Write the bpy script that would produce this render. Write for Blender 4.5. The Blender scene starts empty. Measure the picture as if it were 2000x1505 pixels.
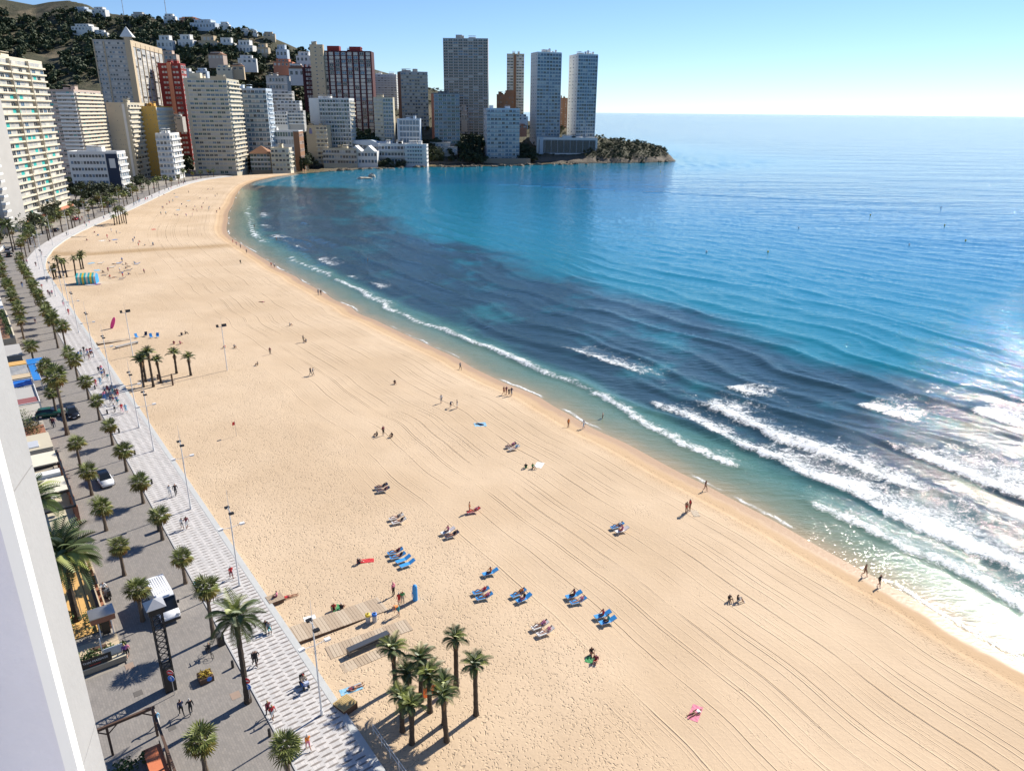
import bpy, math, random
import numpy as np
from mathutils import Vector, Matrix

SCN = bpy.context.scene
COL = SCN.collection
rnd = random.Random(7)
R = math.radians
# ------------------------------------------------------------------ camera, sky, sun, exposure
FPX, CXP, CYP = 1440.0, 1000.0, 752.5          # focal length and centre of a 2000 x 1505 frame
PITCH = math.atan(535 / 1440.0); ROLL = R(0.53); CAMZ = 50.0
cam_d = bpy.data.cameras.new('camera'); cam = bpy.data.objects.new('camera', cam_d); COL.objects.link(cam)
cam_d.sensor_width = 36.0; cam_d.lens = 36.0 * FPX / 2000.0; cam_d.clip_start = 0.1; cam_d.clip_end = 90000
cam.location = (0, 0, CAMZ); cam.rotation_mode = 'QUATERNION'
cam.rotation_quaternion = (Matrix.Rotation(math.pi / 2 - PITCH, 4, 'X') @ Matrix.Rotation(ROLL, 4, 'Z')).to_quaternion()
SCN.camera = cam
SUN_AZ, SUN_EL = R(44), R(38)                   # azimuth clockwise from +Y
wd = bpy.data.worlds.new('World'); SCN.world = wd; wd.use_nodes = True
wn = wd.node_tree.nodes; wl = wd.node_tree.links
sky = wn.new('ShaderNodeTexSky'); sky.sky_type = 'NISHITA'; sky.sun_disc = False
sky.sun_elevation = SUN_EL; sky.sun_rotation = SUN_AZ; sky.altitude = 50
sky.air_density = 0.8; sky.dust_density = 0.0; sky.ozone_density = 4.0
tint = wn.new('ShaderNodeMix'); tint.data_type = 'RGBA'; tint.blend_type = 'MULTIPLY'; tint.inputs[0].default_value = 1; tint.inputs[7].default_value = (.88, .965, 1.1, 1)
wl.new(sky.outputs[0], tint.inputs[6]); wl.new(tint.outputs[2], wn['Background'].inputs[0]); wn['Background'].inputs[1].default_value = 0.08
sd = bpy.data.lights.new('sun', 'SUN'); sd.energy = 5.0; sd.angle = R(0.53); sd.color = (1.0, 0.93, 0.82)
sun = bpy.data.objects.new('sun', sd); COL.objects.link(sun)
sv = Vector((math.sin(SUN_AZ) * math.cos(SUN_EL), math.cos(SUN_AZ) * math.cos(SUN_EL), math.sin(SUN_EL)))
sun.rotation_euler = sv.to_track_quat('Z', 'Y').to_euler(); sun.location = (60, 60, 120)
vs = SCN.view_settings
SCN.display_settings.display_device = 'sRGB'
vs.view_transform = 'Standard'; vs.look = 'None'; vs.gamma = 1.0; vs.exposure = 0.66; vs.use_curve_mapping = False
SCN.cycles.max_bounces = 6; SCN.cycles.diffuse_bounces = 3; SCN.cycles.glossy_bounces = 3
SCN.cycles.transparent_max_bounces = 8; SCN.cycles.use_denoising = True

# ------------------------------------------------------------------ survey helpers
def ray(px, py):
    u = (px - CXP) / FPX; v = (py - CYP) / FPX; c, s = math.cos(ROLL), math.sin(ROLL)
    u2, v2 = c * u + s * v, -s * u + c * v
    return (u2, math.cos(PITCH) - v2 * math.sin(PITCH), -(math.sin(PITCH) + v2 * math.cos(PITCH)))
def G(px, py, z=0.0):                            # where that sight line meets the level z
    d = ray(px, py); t = (z - CAMZ) / d[2]
    return (d[0] * t, d[1] * t, z)
def at(px, py, Y):                               # the point of that sight line Y metres ahead
    d = ray(px, py); t = Y / d[1]
    return (d[0] * t, Y, CAMZ + d[2] * t)
def smooth(a, b, x):
    t = np.clip((np.asarray(x, float) - a) / (b - a), 0, 1); return t * t * (3 - 2 * t)
_tab = np.random.RandomState(3).rand(256, 256)
def vnoise(x, y):
    x = np.asarray(x, float); y = np.asarray(y, float)
    xi = np.floor(x).astype(int); yi = np.floor(y).astype(int); fx = x - xi; fy = y - yi
    fx = fx * fx * (3 - 2 * fx); fy = fy * fy * (3 - 2 * fy)
    g = lambda a, b: _tab[a & 255, b & 255]
    return (g(xi, yi) * (1 - fx) + g(xi + 1, yi) * fx) * (1 - fy) + (g(xi, yi + 1) * (1 - fx) + g(xi + 1, yi + 1) * fx) * fy
def fbm(x, y, o=4):
    a, s, t = 0.5, 0.0, 0.0
    for k in range(o):
        s = s + a * vnoise(x + 17.3 * k, y - 9.1 * k); t += a; a *= 0.5; x = x * 2.03; y = y * 2.03
    return s / t

# ------------------------------------------------------------------ object helpers
def link(name, data, parent=None, loc=None, rot=None, scale=None):
    o = bpy.data.objects.new(name, data); COL.objects.link(o)
    if parent is not None: o.parent = parent
    if loc is not None: o.location = loc
    if rot is not None: o.rotation_euler = (0, 0, rot) if isinstance(rot, (int, float)) else rot
    if scale is not None: o.scale = (scale,) * 3 if isinstance(scale, (int, float)) else scale
    return o
def tag(o, label, cat, group=None):
    o['label'] = label; o['category'] = cat
    if group: o['group'] = group
    return o
def thing(name, label, cat, loc=(0, 0, 0), rot=0, group=None, scale=None):
    return tag(link(name, None, None, loc, rot, scale), label, cat, group)
def struct(o): o['kind'] = 'structure'; return o
def stuff(o): o['kind'] = 'stuff'; return o
class MB:
    def __init__(s): s.v = []; s.f = []; s.m = []
    def add(s, vs, fs, m=0):
        n = len(s.v); s.v.extend([tuple(map(float, p)) for p in vs]); s.f.extend([tuple(i + n for i in f) for f in fs]); s.m.extend([m] * len(fs)); return s
    def bx(s, x0, x1, y0, y1, z0, z1, m=0):
        return s.add([(x0,y0,z0),(x1,y0,z0),(x1,y1,z0),(x0,y1,z0),(x0,y0,z1),(x1,y0,z1),(x1,y1,z1),(x0,y1,z1)],
                     [(0,3,2,1),(4,5,6,7),(0,1,5,4),(1,2,6,5),(2,3,7,6),(3,0,4,7)], m)
    def box(s, c, d, rz=0, m=0):
        ca, sa = math.cos(rz), math.sin(rz); v = []
        for z in (-.5, .5):
            for x, y in ((-.5,-.5),(.5,-.5),(.5,.5),(-.5,.5)):
                X, Y = x * d[0], y * d[1]; v.append((c[0] + X*ca - Y*sa, c[1] + X*sa + Y*ca, c[2] + z * d[2]))
        return s.add(v, [(0,3,2,1),(4,5,6,7),(0,1,5,4),(1,2,6,5),(2,3,7,6),(3,0,4,7)], m)
    def tube(s, pts, rads, n=6, m=0, cap=True):
        pts = [Vector(p) for p in pts]
        if isinstance(rads, (int, float)): rads = [rads] * len(pts)
        rings = []; up = None
        for i, p in enumerate(pts):
            t = (pts[min(i+1, len(pts)-1)] - pts[max(i-1, 0)]).normalized()
            if up is None: up = Vector((1,0,0)) if abs(t.x) < .8 else Vector((0,1,0))
            a = t.cross(up).normalized(); b = t.cross(a).normalized(); up = -a.cross(t).normalized() if False else up
            rings.append([p + (a * math.cos(2*math.pi*k/n) + b * math.sin(2*math.pi*k/n)) * rads[i] for k in range(n)])
        v = [q for r in rings for q in r]; f = []
        for i in range(len(pts)-1):
            for k in range(n):
                f.append((i*n+k, i*n+(k+1)%n, (i+1)*n+(k+1)%n, (i+1)*n+k))
        if cap:
            f.append(tuple(range(n-1, -1, -1))); f.append(tuple((len(pts)-1)*n+k for k in range(n)))
        return s.add(v, f, m)
    def prism(s, poly, z0, z1, m=0):
        n = len(poly); v = [(x,y,z0) for x,y in poly] + [(x,y,z1) for x,y in poly]
        return s.add(v, [tuple(range(n-1,-1,-1)), tuple(range(n, 2*n))] + [(i,(i+1)%n,n+(i+1)%n,n+i) for i in range(n)], m)
    def mesh(s, name, mats, smooth=False):
        me = bpy.data.meshes.new(name); me.from_pydata(s.v, [], s.f)
        for mm in (mats if isinstance(mats, (list, tuple)) else [mats]): me.materials.append(mm)
        if len(me.materials) > 1: me.polygons.foreach_set('material_index', s.m)
        if smooth: me.polygons.foreach_set('use_smooth', [True] * len(me.polygons))
        me.update(); return me
def grid_mesh(name, X, Y, Z, keep=None, attrs=None, mat=None, smooth=True):
    """X,Y,Z arrays (rows, cols) to a quad sheet; keep masks quads; attrs are float point attributes."""
    nr, nc = X.shape; idx = np.arange(nr*nc).reshape(nr, nc)
    q = np.stack([idx[:-1,:-1], idx[:-1,1:], idx[1:,1:], idx[1:,:-1]], -1)
    if keep is not None: q = q[keep]
    q = q.reshape(-1, 4)
    used = np.unique(q); remap = -np.ones(nr*nc, int); remap[used] = np.arange(len(used)); q = remap[q]
    co = np.stack([X, Y, Z], -1).reshape(-1, 3)[used]
    me = bpy.data.meshes.new(name); me.vertices.add(len(co)); me.vertices.foreach_set('co', co.astype(np.float32).ravel())
    me.loops.add(q.size); me.loops.foreach_set('vertex_index', q.astype(np.int32).ravel())
    me.polygons.add(len(q)); me.polygons.foreach_set('loop_start', np.arange(0, q.size, 4, dtype=np.int32))
    me.polygons.foreach_set('use_smooth', np.full(len(q), smooth))
    for k, a in (attrs or {}).items():
        at_ = me.attributes.new(k, 'FLOAT', 'POINT'); at_.data.foreach_set('value', a.reshape(-1)[used].astype(np.float32))
    if mat: me.materials.append(mat)
    me.update(calc_edges=True); me.validate(); return me

# ------------------------------------------------------------------ materials
_mats = {}
class NT:
    def __init__(s, name):
        s.m = bpy.data.materials.new(name); s.m.use_nodes = True; s.n = s.m.node_tree.nodes; s.l = s.m.node_tree.links
        s.b = s.n['Principled BSDF']; s.out = s.n['Material Output']
    def node(s, t, **k):
        x = s.n.new(t)
        for a, b in k.items(): setattr(x, a, b)
        return x
    def put(s, sock, v):
        if isinstance(v, bpy.types.NodeSocket): s.l.new(v, sock)
        elif v is not None:
            if sock.type == 'RGBA' and isinstance(v, (tuple, list)) and len(v) == 3: v = (*v, 1)
            sock.default_value = v
    def math(s, op, a, b=None, c=None, clamp=False):
        x = s.node('ShaderNodeMath', operation=op, use_clamp=clamp); s.put(x.inputs[0], a)
        if b is not None: s.put(x.inputs[1], b)
        if c is not None: s.put(x.inputs[2], c)
        return x.outputs[0]
    def ss(s, a, b, v):
        x = s.node('ShaderNodeMapRange', interpolation_type='SMOOTHSTEP'); s.put(x.inputs[0], v); s.put(x.inputs[1], a); s.put(x.inputs[2], b); return x.outputs[0]
    def mix(s, f, a, b):
        x = s.node('ShaderNodeMix', data_type='RGBA'); s.put(x.inputs[0], f); s.put(x.inputs[6], a); s.put(x.inputs[7], b); return x.outputs[2]
    def noise(s, scale, vec=None, detail=3, rough=.55, dist=0):
        x = s.node('ShaderNodeTexNoise'); s.put(x.inputs['Scale'], scale); s.put(x.inputs['Detail'], detail); s.put(x.inputs['Roughness'], rough); s.put(x.inputs['Distortion'], dist)
        if vec is not None: s.l.new(vec, x.inputs['Vector'])
        return x.outputs[0]
    def obj(s): return s.node('ShaderNodeTexCoord').outputs['Object']
    def geo(s): return s.node('ShaderNodeNewGeometry').outputs['Position']
    def attr(s, name): return s.node('ShaderNodeAttribute', attribute_name=name).outputs['Fac']
    def vmap(s, vec, scale=(1,1,1), rot=(0,0,0)):
        x = s.node('ShaderNodeMapping'); s.l.new(vec, x.inputs[0]); x.inputs['Scale'].default_value = scale; x.inputs['Rotation'].default_value = rot; return x.outputs[0]
    def bump(s, h, dist=.05, strength=1.0):
        x = s.node('ShaderNodeBump'); s.put(x.inputs['Strength'], strength); s.put(x.inputs['Distance'], dist); s.l.new(h, x.inputs['Height']); s.l.new(x.outputs[0], s.b.inputs['Normal']); return x
def M(name, col=(.5,.5,.5), rough=.6, metal=0.0, var=.12, scale=1.5, bump=0, bscale=12, rand=0.0, spec=None, world=True, emit=None):
    if name in _mats: return _mats[name]
    t = NT(name); vec = t.geo() if world else t.obj()
    c = tuple(col)
    if var:
        n = t.noise(scale, vec, 4)
        c = t.mix(n, tuple(x*(1-var) for x in col), tuple(min(1,x*(1+var)) for x in col))
    if rand:
        oi = t.node('ShaderNodeObjectInfo').outputs['Random']
        h = t.node('ShaderNodeHueSaturation'); t.put(h.inputs['Color'], c)
        t.put(h.inputs['Value'], t.math('MULTIPLY_ADD', oi, 2*rand, 1-rand)); t.put(h.inputs['Hue'], t.math('MULTIPLY_ADD', oi, .04*rand, .5-.02*rand)); c = h.outputs[0]
    t.put(t.b.inputs['Base Color'], c); t.b.inputs['Roughness'].default_value = rough; t.b.inputs['Metallic'].default_value = metal
    if spec is not None: t.b.inputs['Specular IOR Level'].default_value = spec
    if bump: t.bump(t.noise(bscale, vec, 4), bump)
    _mats[name] = t.m; return t.m
# ------------------------------------------------------------------ promenade line and coast (metres)
S0 = np.array(G(735,1505,2)[:2]); _d = np.array(G(160,640,2)[:2]) - S0; E_S = _d / np.linalg.norm(_d); E_N = np.array([-E_S[1], E_S[0]])
RAIL = [S0 + E_S * s for s in range(-110, 236, 5)] + [np.array(G(px,py,2)[:2]) for px,py in ((79,504),(86,489),(115,469),(150,450),(192,434),(230,420),(266,404),(300,388),(333,369),(362,354),(400,348),(440,344),(480,341))]
RAIL = np.array(RAIL)
for _ in range(3):
    RAIL[1:-1] = RAIL[1:-1] * .5 + (RAIL[:-2] + RAIL[2:]) * .25
_seg = np.linalg.norm(np.diff(RAIL, axis=0), axis=1); RS = np.concatenate([[0], np.cumsum(_seg)]) - 110.0
SMAX = RS[-1]
_tan = np.gradient(RAIL, RS, axis=0); _tan /= np.linalg.norm(_tan, axis=1)[:,None]
def P2(s, n=0.0):                                # s metres along the promenade edge, n metres inland of it
    s = np.asarray(s, float); p = np.stack([np.interp(s, RS, RAIL[:,k]) for k in (0,1)], -1)
    t = np.stack([np.interp(s, RS, _tan[:,k]) for k in (0,1)], -1); t /= np.linalg.norm(t, axis=-1, keepdims=True)
    nn = np.stack([-t[...,1], t[...,0]], -1); return p + nn * np.asarray(n)[...,None]
def P3(s, n, z=2.0):
    p = P2(s, n); return (float(p[0]), float(p[1]), z)
def yaw_at(s):
    t = np.array([np.interp(s, RS, _tan[:,k]) for k in (0,1)]); return math.atan2(t[1], t[0])
# pairs of promenade edge and waterline that the beach lies between
_A = [S0 + E_S * s for s in range(-110, 200, 10)]
_B = [S0 + E_S * s - E_N * np.interp(s, [-110,-60,-24,7,52,135,200], [44,52,58,60,62.5,62,65]) for s in range(-110, 200, 10)]
for a, b in (((88,540),(540,520)),((76,516),(500,497)),((86,489),(447,462)),((150,450),(440,440)),((230,420),(446,420)),((266,404),(452,400)),((300,388),(460,380)),((333,369),(478,363)),((362,354),(500,353)),((400,348),(530,346)),((440,344),(570,341)),((480,341),(600,339))):
    _A.append(np.array(G(*a,2)[:2])); _B.append(np.array(G(*b,0)[:2]))
_A = np.array(_A); _B = np.array(_B)
def densify(p, k):
    t = np.linspace(0, len(p)-1, k); i = np.arange(len(p)); q = np.stack([np.interp(t, i, p[:,j]) for j in (0,1)], -1)
    for _ in range(8): q[1:-1] = .5*q[1:-1] + .25*(q[:-2]+q[2:])
    return q
NA = 420; A_ = densify(_A, NA); B_ = densify(_B, NA)
B_[:,0] += (vnoise(np.arange(NA)/9., 5.0) - .5) * 1.6
ROCK = [np.array(G(px,py,0)[:2]) for px,py in ((640,335),(700,331),(760,327),(830,325),(880,326),(940,325),(1010,323),(1100,320),(1150,318),(1200,318),(1260,317),(1318,314))]
ROCK += [np.array(at(1318,300,900)[:2]), np.array(at(1240,280,1000)[:2]), np.array(at(1150,280,1250)[:2]), np.array(at(1000,280,1500)[:2])]
COAST = np.concatenate([B_[::3], np.array(ROCK)])
def shore_dist(X, Y):
    """distance to the waterline, positive out at sea, and distance along it"""
    P = np.stack([X.ravel(), Y.ravel()], -1); a = COAST[:-1]; b = COAST[1:]; ab = b - a; L2 = (ab**2).sum(1); cum = np.concatenate([[0], np.cumsum(np.sqrt(L2))])
    D = np.empty(len(P)); S = np.empty(len(P))
    for i in range(0, len(P), 20000):
        q = P[i:i+20000]; ap = q[:,None,:] - a[None]
        t = np.clip((ap * ab[None]).sum(-1) / L2[None], 0, 1); c = ap - t[...,None] * ab[None]; d2 = (c**2).sum(-1); k = d2.argmin(1); r = np.arange(len(q))
        cr = ab[k,0] * ap[r,k,1] - ab[k,1] * ap[r,k,0]
        D[i:i+20000] = np.sqrt(d2[r,k]) * np.where(cr < 0, 1, -1); S[i:i+20000] = cum[k] + t[r,k] * np.sqrt(L2[k])
    return D.reshape(X.shape), S.reshape(X.shape)

# ------------------------------------------------------------------ sand
def sand_profile(w, width):
    return np.interp(w, [-60,-20,-6,0,2.5,4.2,5.2,8,20], [-6,-1.7,-.42,0,.22,.42,.74,.95,1.1]) + .5 * smooth(15, 60, w * 62 / np.maximum(width, 1))
def sand_mat():
    t = NT('beach_sand'); w = t.attr('shore'); s = t.attr('along'); damp = t.attr('damp'); pos = t.geo()
    big = t.noise(.05, pos, 3); mid = t.noise(.35, pos, 4)
    # raked lanes, parallel to the water
    wob = t.math('MULTIPLY_ADD', t.noise(.012, pos, 1), 1.4, w)
    wob = t.math('ADD', wob, t.math('MULTIPLY', t.noise(.3, pos, 2), .16))
    def lane(period, lo):
        q = t.math('DIVIDE', wob, period); f = t.math('FRACT', q); wn_ = t.node('ShaderNodeTexWhiteNoise', noise_dimensions='1D'); t.l.new(t.math('FLOOR', t.math('ADD', q, .5)), wn_.inputs['W'])
        return t.math('MULTIPLY', t.ss(lo, 1.0, t.math('MULTIPLY', t.math('ABSOLUTE', t.math('SUBTRACT', f, .5)), 2)), t.ss(.05, .95, wn_.outputs['Value']))
    l1 = t.math('MAXIMUM', lane(1.73, .9), t.math('MULTIPLY', lane(2.9, .92), .8)); l2 = lane(.62, .75)
    edge = t.math('MULTIPLY_ADD', big, 26, t.math('SUBTRACT', w, 13))
    raked = t.math('MULTIPLY', t.ss(5, 9, w), t.math('SUBTRACT', 1, t.ss(34, 42, edge)))
    lines = t.math('MULTIPLY', raked, t.math('MULTIPLY', t.math('ADD', t.math('MULTIPLY', l1, .85), t.math('MULTIPLY', l2, .2)), t.ss(.3, .62, t.noise(.09, t.vmap(pos, (1,1,1)), 3))))
    # footprints
    wnz = t.node('ShaderNodeTexNoise'); wnz.inputs['Scale'].default_value = 1.1; wnz.inputs['Detail'].default_value = 3; t.l.new(pos, wnz.inputs['Vector'])
    wadd = t.node('ShaderNodeVectorMath', operation='MULTIPLY_ADD'); t.l.new(wnz.outputs['Color'], wadd.inputs[0]); wadd.inputs[1].default_value = (.9,.9,0); t.l.new(t.vmap(pos, (1, .8, 0), (0, 0, .5)), wadd.inputs[2]); warp = wadd.outputs[0]
    def prints(scale, lo, hi, r):
        v = t.node('ShaderNodeTexVoronoi', feature='F1'); t.put(v.inputs['Scale'], scale); t.put(v.inputs['Randomness'], r); t.l.new(warp, v.inputs['Vector'])
        return t.math('SUBTRACT', 1, t.ss(lo, hi, v.outputs['Distance']))
    p1 = prints(2.6, .1, .34, 1.0); p2 = prints(4.1, .1, .38, 1.0)
    churn = t.math('SUBTRACT', 1, raked)
    paths = t.ss(.56, .66, t.noise(.08, t.vmap(pos, (1,1,1), (0,0,.6)), 3))
    sparse = t.ss(.5, .68, t.noise(.55, pos, 3))
    amt = t.math('MAXIMUM', t.math('MULTIPLY', churn, t.ss(2.6, 4, w)), t.math('MAXIMUM', t.math('MULTIPLY', paths, .8), t.math('MULTIPLY', sparse, .55)))
    amt = t.math('MULTIPLY', amt, t.ss(2.2, 3.6, w))
    pits = t.math('MULTIPLY', amt, t.math('ADD', t.math('MULTIPLY', t.math('MULTIPLY', p1, t.ss(.38, .66, t.noise(.7, pos, 3))), .6), t.math('MULTIPLY', p2, .42)))
    h = t.math('SUBTRACT', t.math('MULTIPLY', t.noise(2.2, pos, 5), .35), t.math('ADD', pits, t.math('MULTIPLY', lines, 1.1)))
    dry = t.mix(t.ss(.3, .7, big), (.51,.385,.26), (.62,.485,.345)); dry = t.mix(t.math('MULTIPLY', mid, .5), dry, (.52,.395,.265))
    dry = t.mix(t.math('MULTIPLY', lines, .32), dry, (.34,.23,.125)); dry = t.mix(t.math('MULTIPLY', pits, .22), dry, (.36,.25,.14))
    dry = t.mix(t.math('MULTIPLY', t.ss(9, 5, t.math('MULTIPLY_ADD', mid, 3, w)), .55), dry, (.42,.27,.14))
    grain = t.noise(9, pos, 4)
    dry = t.mix(t.math('MULTIPLY', grain, .25), dry, (.34,.24,.14))
    dry = t.mix(t.math('MULTIPLY', damp, .75), dry, (.34,.225,.115))
    wet = t.mix(mid, (.40,.27,.16), (.46,.31,.19))
    ws = t.math('MULTIPLY_ADD', t.noise(.3, pos, 2), 1.6, w)
    f = t.ss(2.2, 3.8, ws)
    t.put(t.b.inputs['Base Color'], t.mix(f, wet, dry)); t.put(t.b.inputs['Roughness'], t.math('MULTIPLY_ADD', f, .6, .35)); t.b.inputs['Specular IOR Level'].default_value = .25
    t.bump(h, .12, 1.0); return t.m
fr = np.concatenate([np.linspace(-1.0, -.12, 14), np.linspace(-.1, .2, 76), np.linspace(.2067, 1, 76)])
wid = np.linalg.norm(A_ - B_, axis=1)
Xs = B_[:,None,0] + (A_-B_)[:,None,0] * fr[None]; Ys = B_[:,None,1] + (A_-B_)[:,None,1] * fr[None]
Ws = wid[:,None] * fr[None]; cumB = np.concatenate([[0], np.cumsum(np.linalg.norm(np.diff(.5*(A_+B_), axis=0), axis=1))])
Zs = sand_profile(Ws, wid[:,None]) + (fbm(Xs/7, Ys/7)-.5) * .22 * smooth(3, 9, Ws) + (fbm(Xs/1.6, Ys/1.6, 3)-.5) * .08 * smooth(3, 6, Ws)
# a damp runnel across the beach
g1 = np.array([G(px,py,1.2)[:2] for px,py in ((95,497),(180,497),(270,489),(350,484),(436,478))])
def pdist(X, Y, pl):
    d = np.full(X.shape, 1e9)
    for a, b in zip(pl[:-1], pl[1:]):
        ab = b - a; t = np.clip(((X-a[0])*ab[0] + (Y-a[1])*ab[1]) / (ab@ab), 0, 1); d = np.minimum(d, np.hypot(X-a[0]-t*ab[0], Y-a[1]-t*ab[1]))
    return d
dr = pdist(Xs, Ys, g1); dampA = 1 - smooth(2.2, 5.2, dr + (fbm(Xs/5, Ys/5)-.5)*3); Zs -= .25 * (1 - smooth(0, 5, dr)) * smooth(1, 6, Ws)
SAND = struct(link('beach', grid_mesh('beach', Xs, Ys, Zs, attrs={'shore': Ws, 'along': np.repeat(cumB[:,None], len(fr), 1), 'damp': dampA}, mat=sand_mat())))
from mathutils.bvhtree import BVHTree
_bv = BVHTree.FromPolygons([tuple(v.co) for v in SAND.data.vertices], [tuple(p.vertices) for p in SAND.data.polygons])
def sand_z(x, y):
    h = _bv.ray_cast(Vector((x, y, 30)), Vector((0,0,-1))); return h[0].z if h[0] else 1.3
def onsand(px, py):
    z = 1.2
    for _ in range(4): p = G(px, py, z); z = sand_z(p[0], p[1])
    return (p[0], p[1], z)

# ------------------------------------------------------------------ sea
def axis(parts):
    o = [parts[0][0]]
    for a, st in parts[1:]:
        n = max(1, int(round((a - o[-1]) / st))); o += list(np.linspace(o[-1], a, n+1)[1:])
    return o
def grow(v, lim, step, k):
    o = []
    while v < lim: step *= k; v += step; o.append(v)
    return o
xs = axis([(-260,0),(-60,2.2),(125,.75),(200,1.5)]); xs = [-v for v in reversed(grow(260, 45000, 3, 1.17))] + xs + grow(200, 45000, 2, 1.1)
ys = axis([(-160,0),(20,6),(170,.75),(300,1.4)]); ys = ys + grow(300, 60000, 1.6, 1.028)
Xw, Yw = np.meshgrid(np.array(xs), np.array(ys)); Dw, Sw = shore_dist(Xw, Yw); So = Sw - 110
amp = smooth(3, 15, Dw); fade = 1 / (1 + (np.hypot(Xw, Yw) / 420) ** 2)
wob = (fbm(Xw/45, Yw/45, 3)-.5) * 15 + (fbm(Xw/13, Yw/13, 2)-.5) * 3.2
ph = (Dw + wob) / 10.5
def crest(p, k=2.2):
    return (np.exp(k * (np.sin(2*np.pi*p) - 1)) - .38)
near = (1 - smooth(70, 150, Dw))
h = amp * near * .46 * crest(ph, 2.8) * (.55 + .9 * fbm(Xw/30 + 9, Yw/30, 2))
h += amp * .15 * crest((Dw + wob*1.4 + 1.3) / 4.3, 1.8) * (.4 + fbm(Xw/12, Yw/12 + 40, 2)) * fade
for lam, az, a, q in ((13, 38, .12, 1.), (8.2, 58, .085, 1.), (5.4, 24, .05, 1.), (3.4, 70, .03, 1.)):
    u = (Xw * math.sin(R(az)) + Yw * math.cos(R(az)) + (fbm(Xw/(lam*4), Yw/(lam*4), 3)-.5) * lam * 2.4) / lam
    h += a * amp * crest(u, 1.6) * 1.75 * (1 - .4*near) * fade * (.5 + fbm(Xw/60+3, Yw/60, 2))
# breaking water: sharp on the shoreward side, torn behind; near sheets also paint sun glitter white
foam_glitter = np.zeros_like(Dw); hb = np.zeros_like(Dw)
gain = np.interp(So, [-110,-20,25,60,110,300,420,480], [1.25,1.2,1.05,1.0,.98,1.0,.9,0])
for k, (d0, wv, tail, thr, sc, lim) in enumerate(((8.6, 4.0, 2.8, .33, 15, 470), (15.5, 7, 6.5, .47, 19, 440), (24, 8, 9.0, .47, 24, 95), (34, 9, 11.0, .48, 27, 55), (46, 10, 13, .50, 30, 30), (60, 10, 12, .53, 30, 15))):
    line = d0 + (fbm(So/30 + 7*k, So*0 + 3*k, 3)-.5) * wv + (fbm(So/8. + 31*k, So*0, 4) - .5) * 3.0
    e = Dw - line; patch = smooth(thr - .1, thr + .12, fbm(So/sc + 50*k, Dw/40 + 11*k, 3)) * (1 - smooth(lim*.8, lim, So)); patch = np.maximum(patch, (1 - smooth(-45 + 4*k, 22 - 7*k, So)) * .9)
    lip = np.exp(-((e - .5) / 1.0) ** 2); body = np.maximum(lip * .74, smooth(-.5, .5, e) * (.8 + .3 * (fbm(Xw/5 + k, Yw/5, 3) - .5)) * np.exp(-np.maximum(e, 0) / (tail * (1 + .8 * (1 - smooth(-10, 30, So))) * (.45 + 1.6 * fbm(So/14 + 3*k, Dw*0 + k, 2)))))
    foam_glitter = np.maximum(foam_glitter, body * patch * np.clip(gain * (1.0 if k else 1.15), 0, 1.2)); hb += patch * .38 * np.exp(-((e - .6) / np.where(e < .6, .7, 2.2)) ** 2) * smooth(1, 8, Dw)
h = h + hb * (1 - smooth(60, 90, Dw)); h = np.where(Dw < 3, h * smooth(0, 3, Dw), h)
keep = (Dw[:-1,:-1] > -25) | (Dw[1:,1:] > -25)
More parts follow.
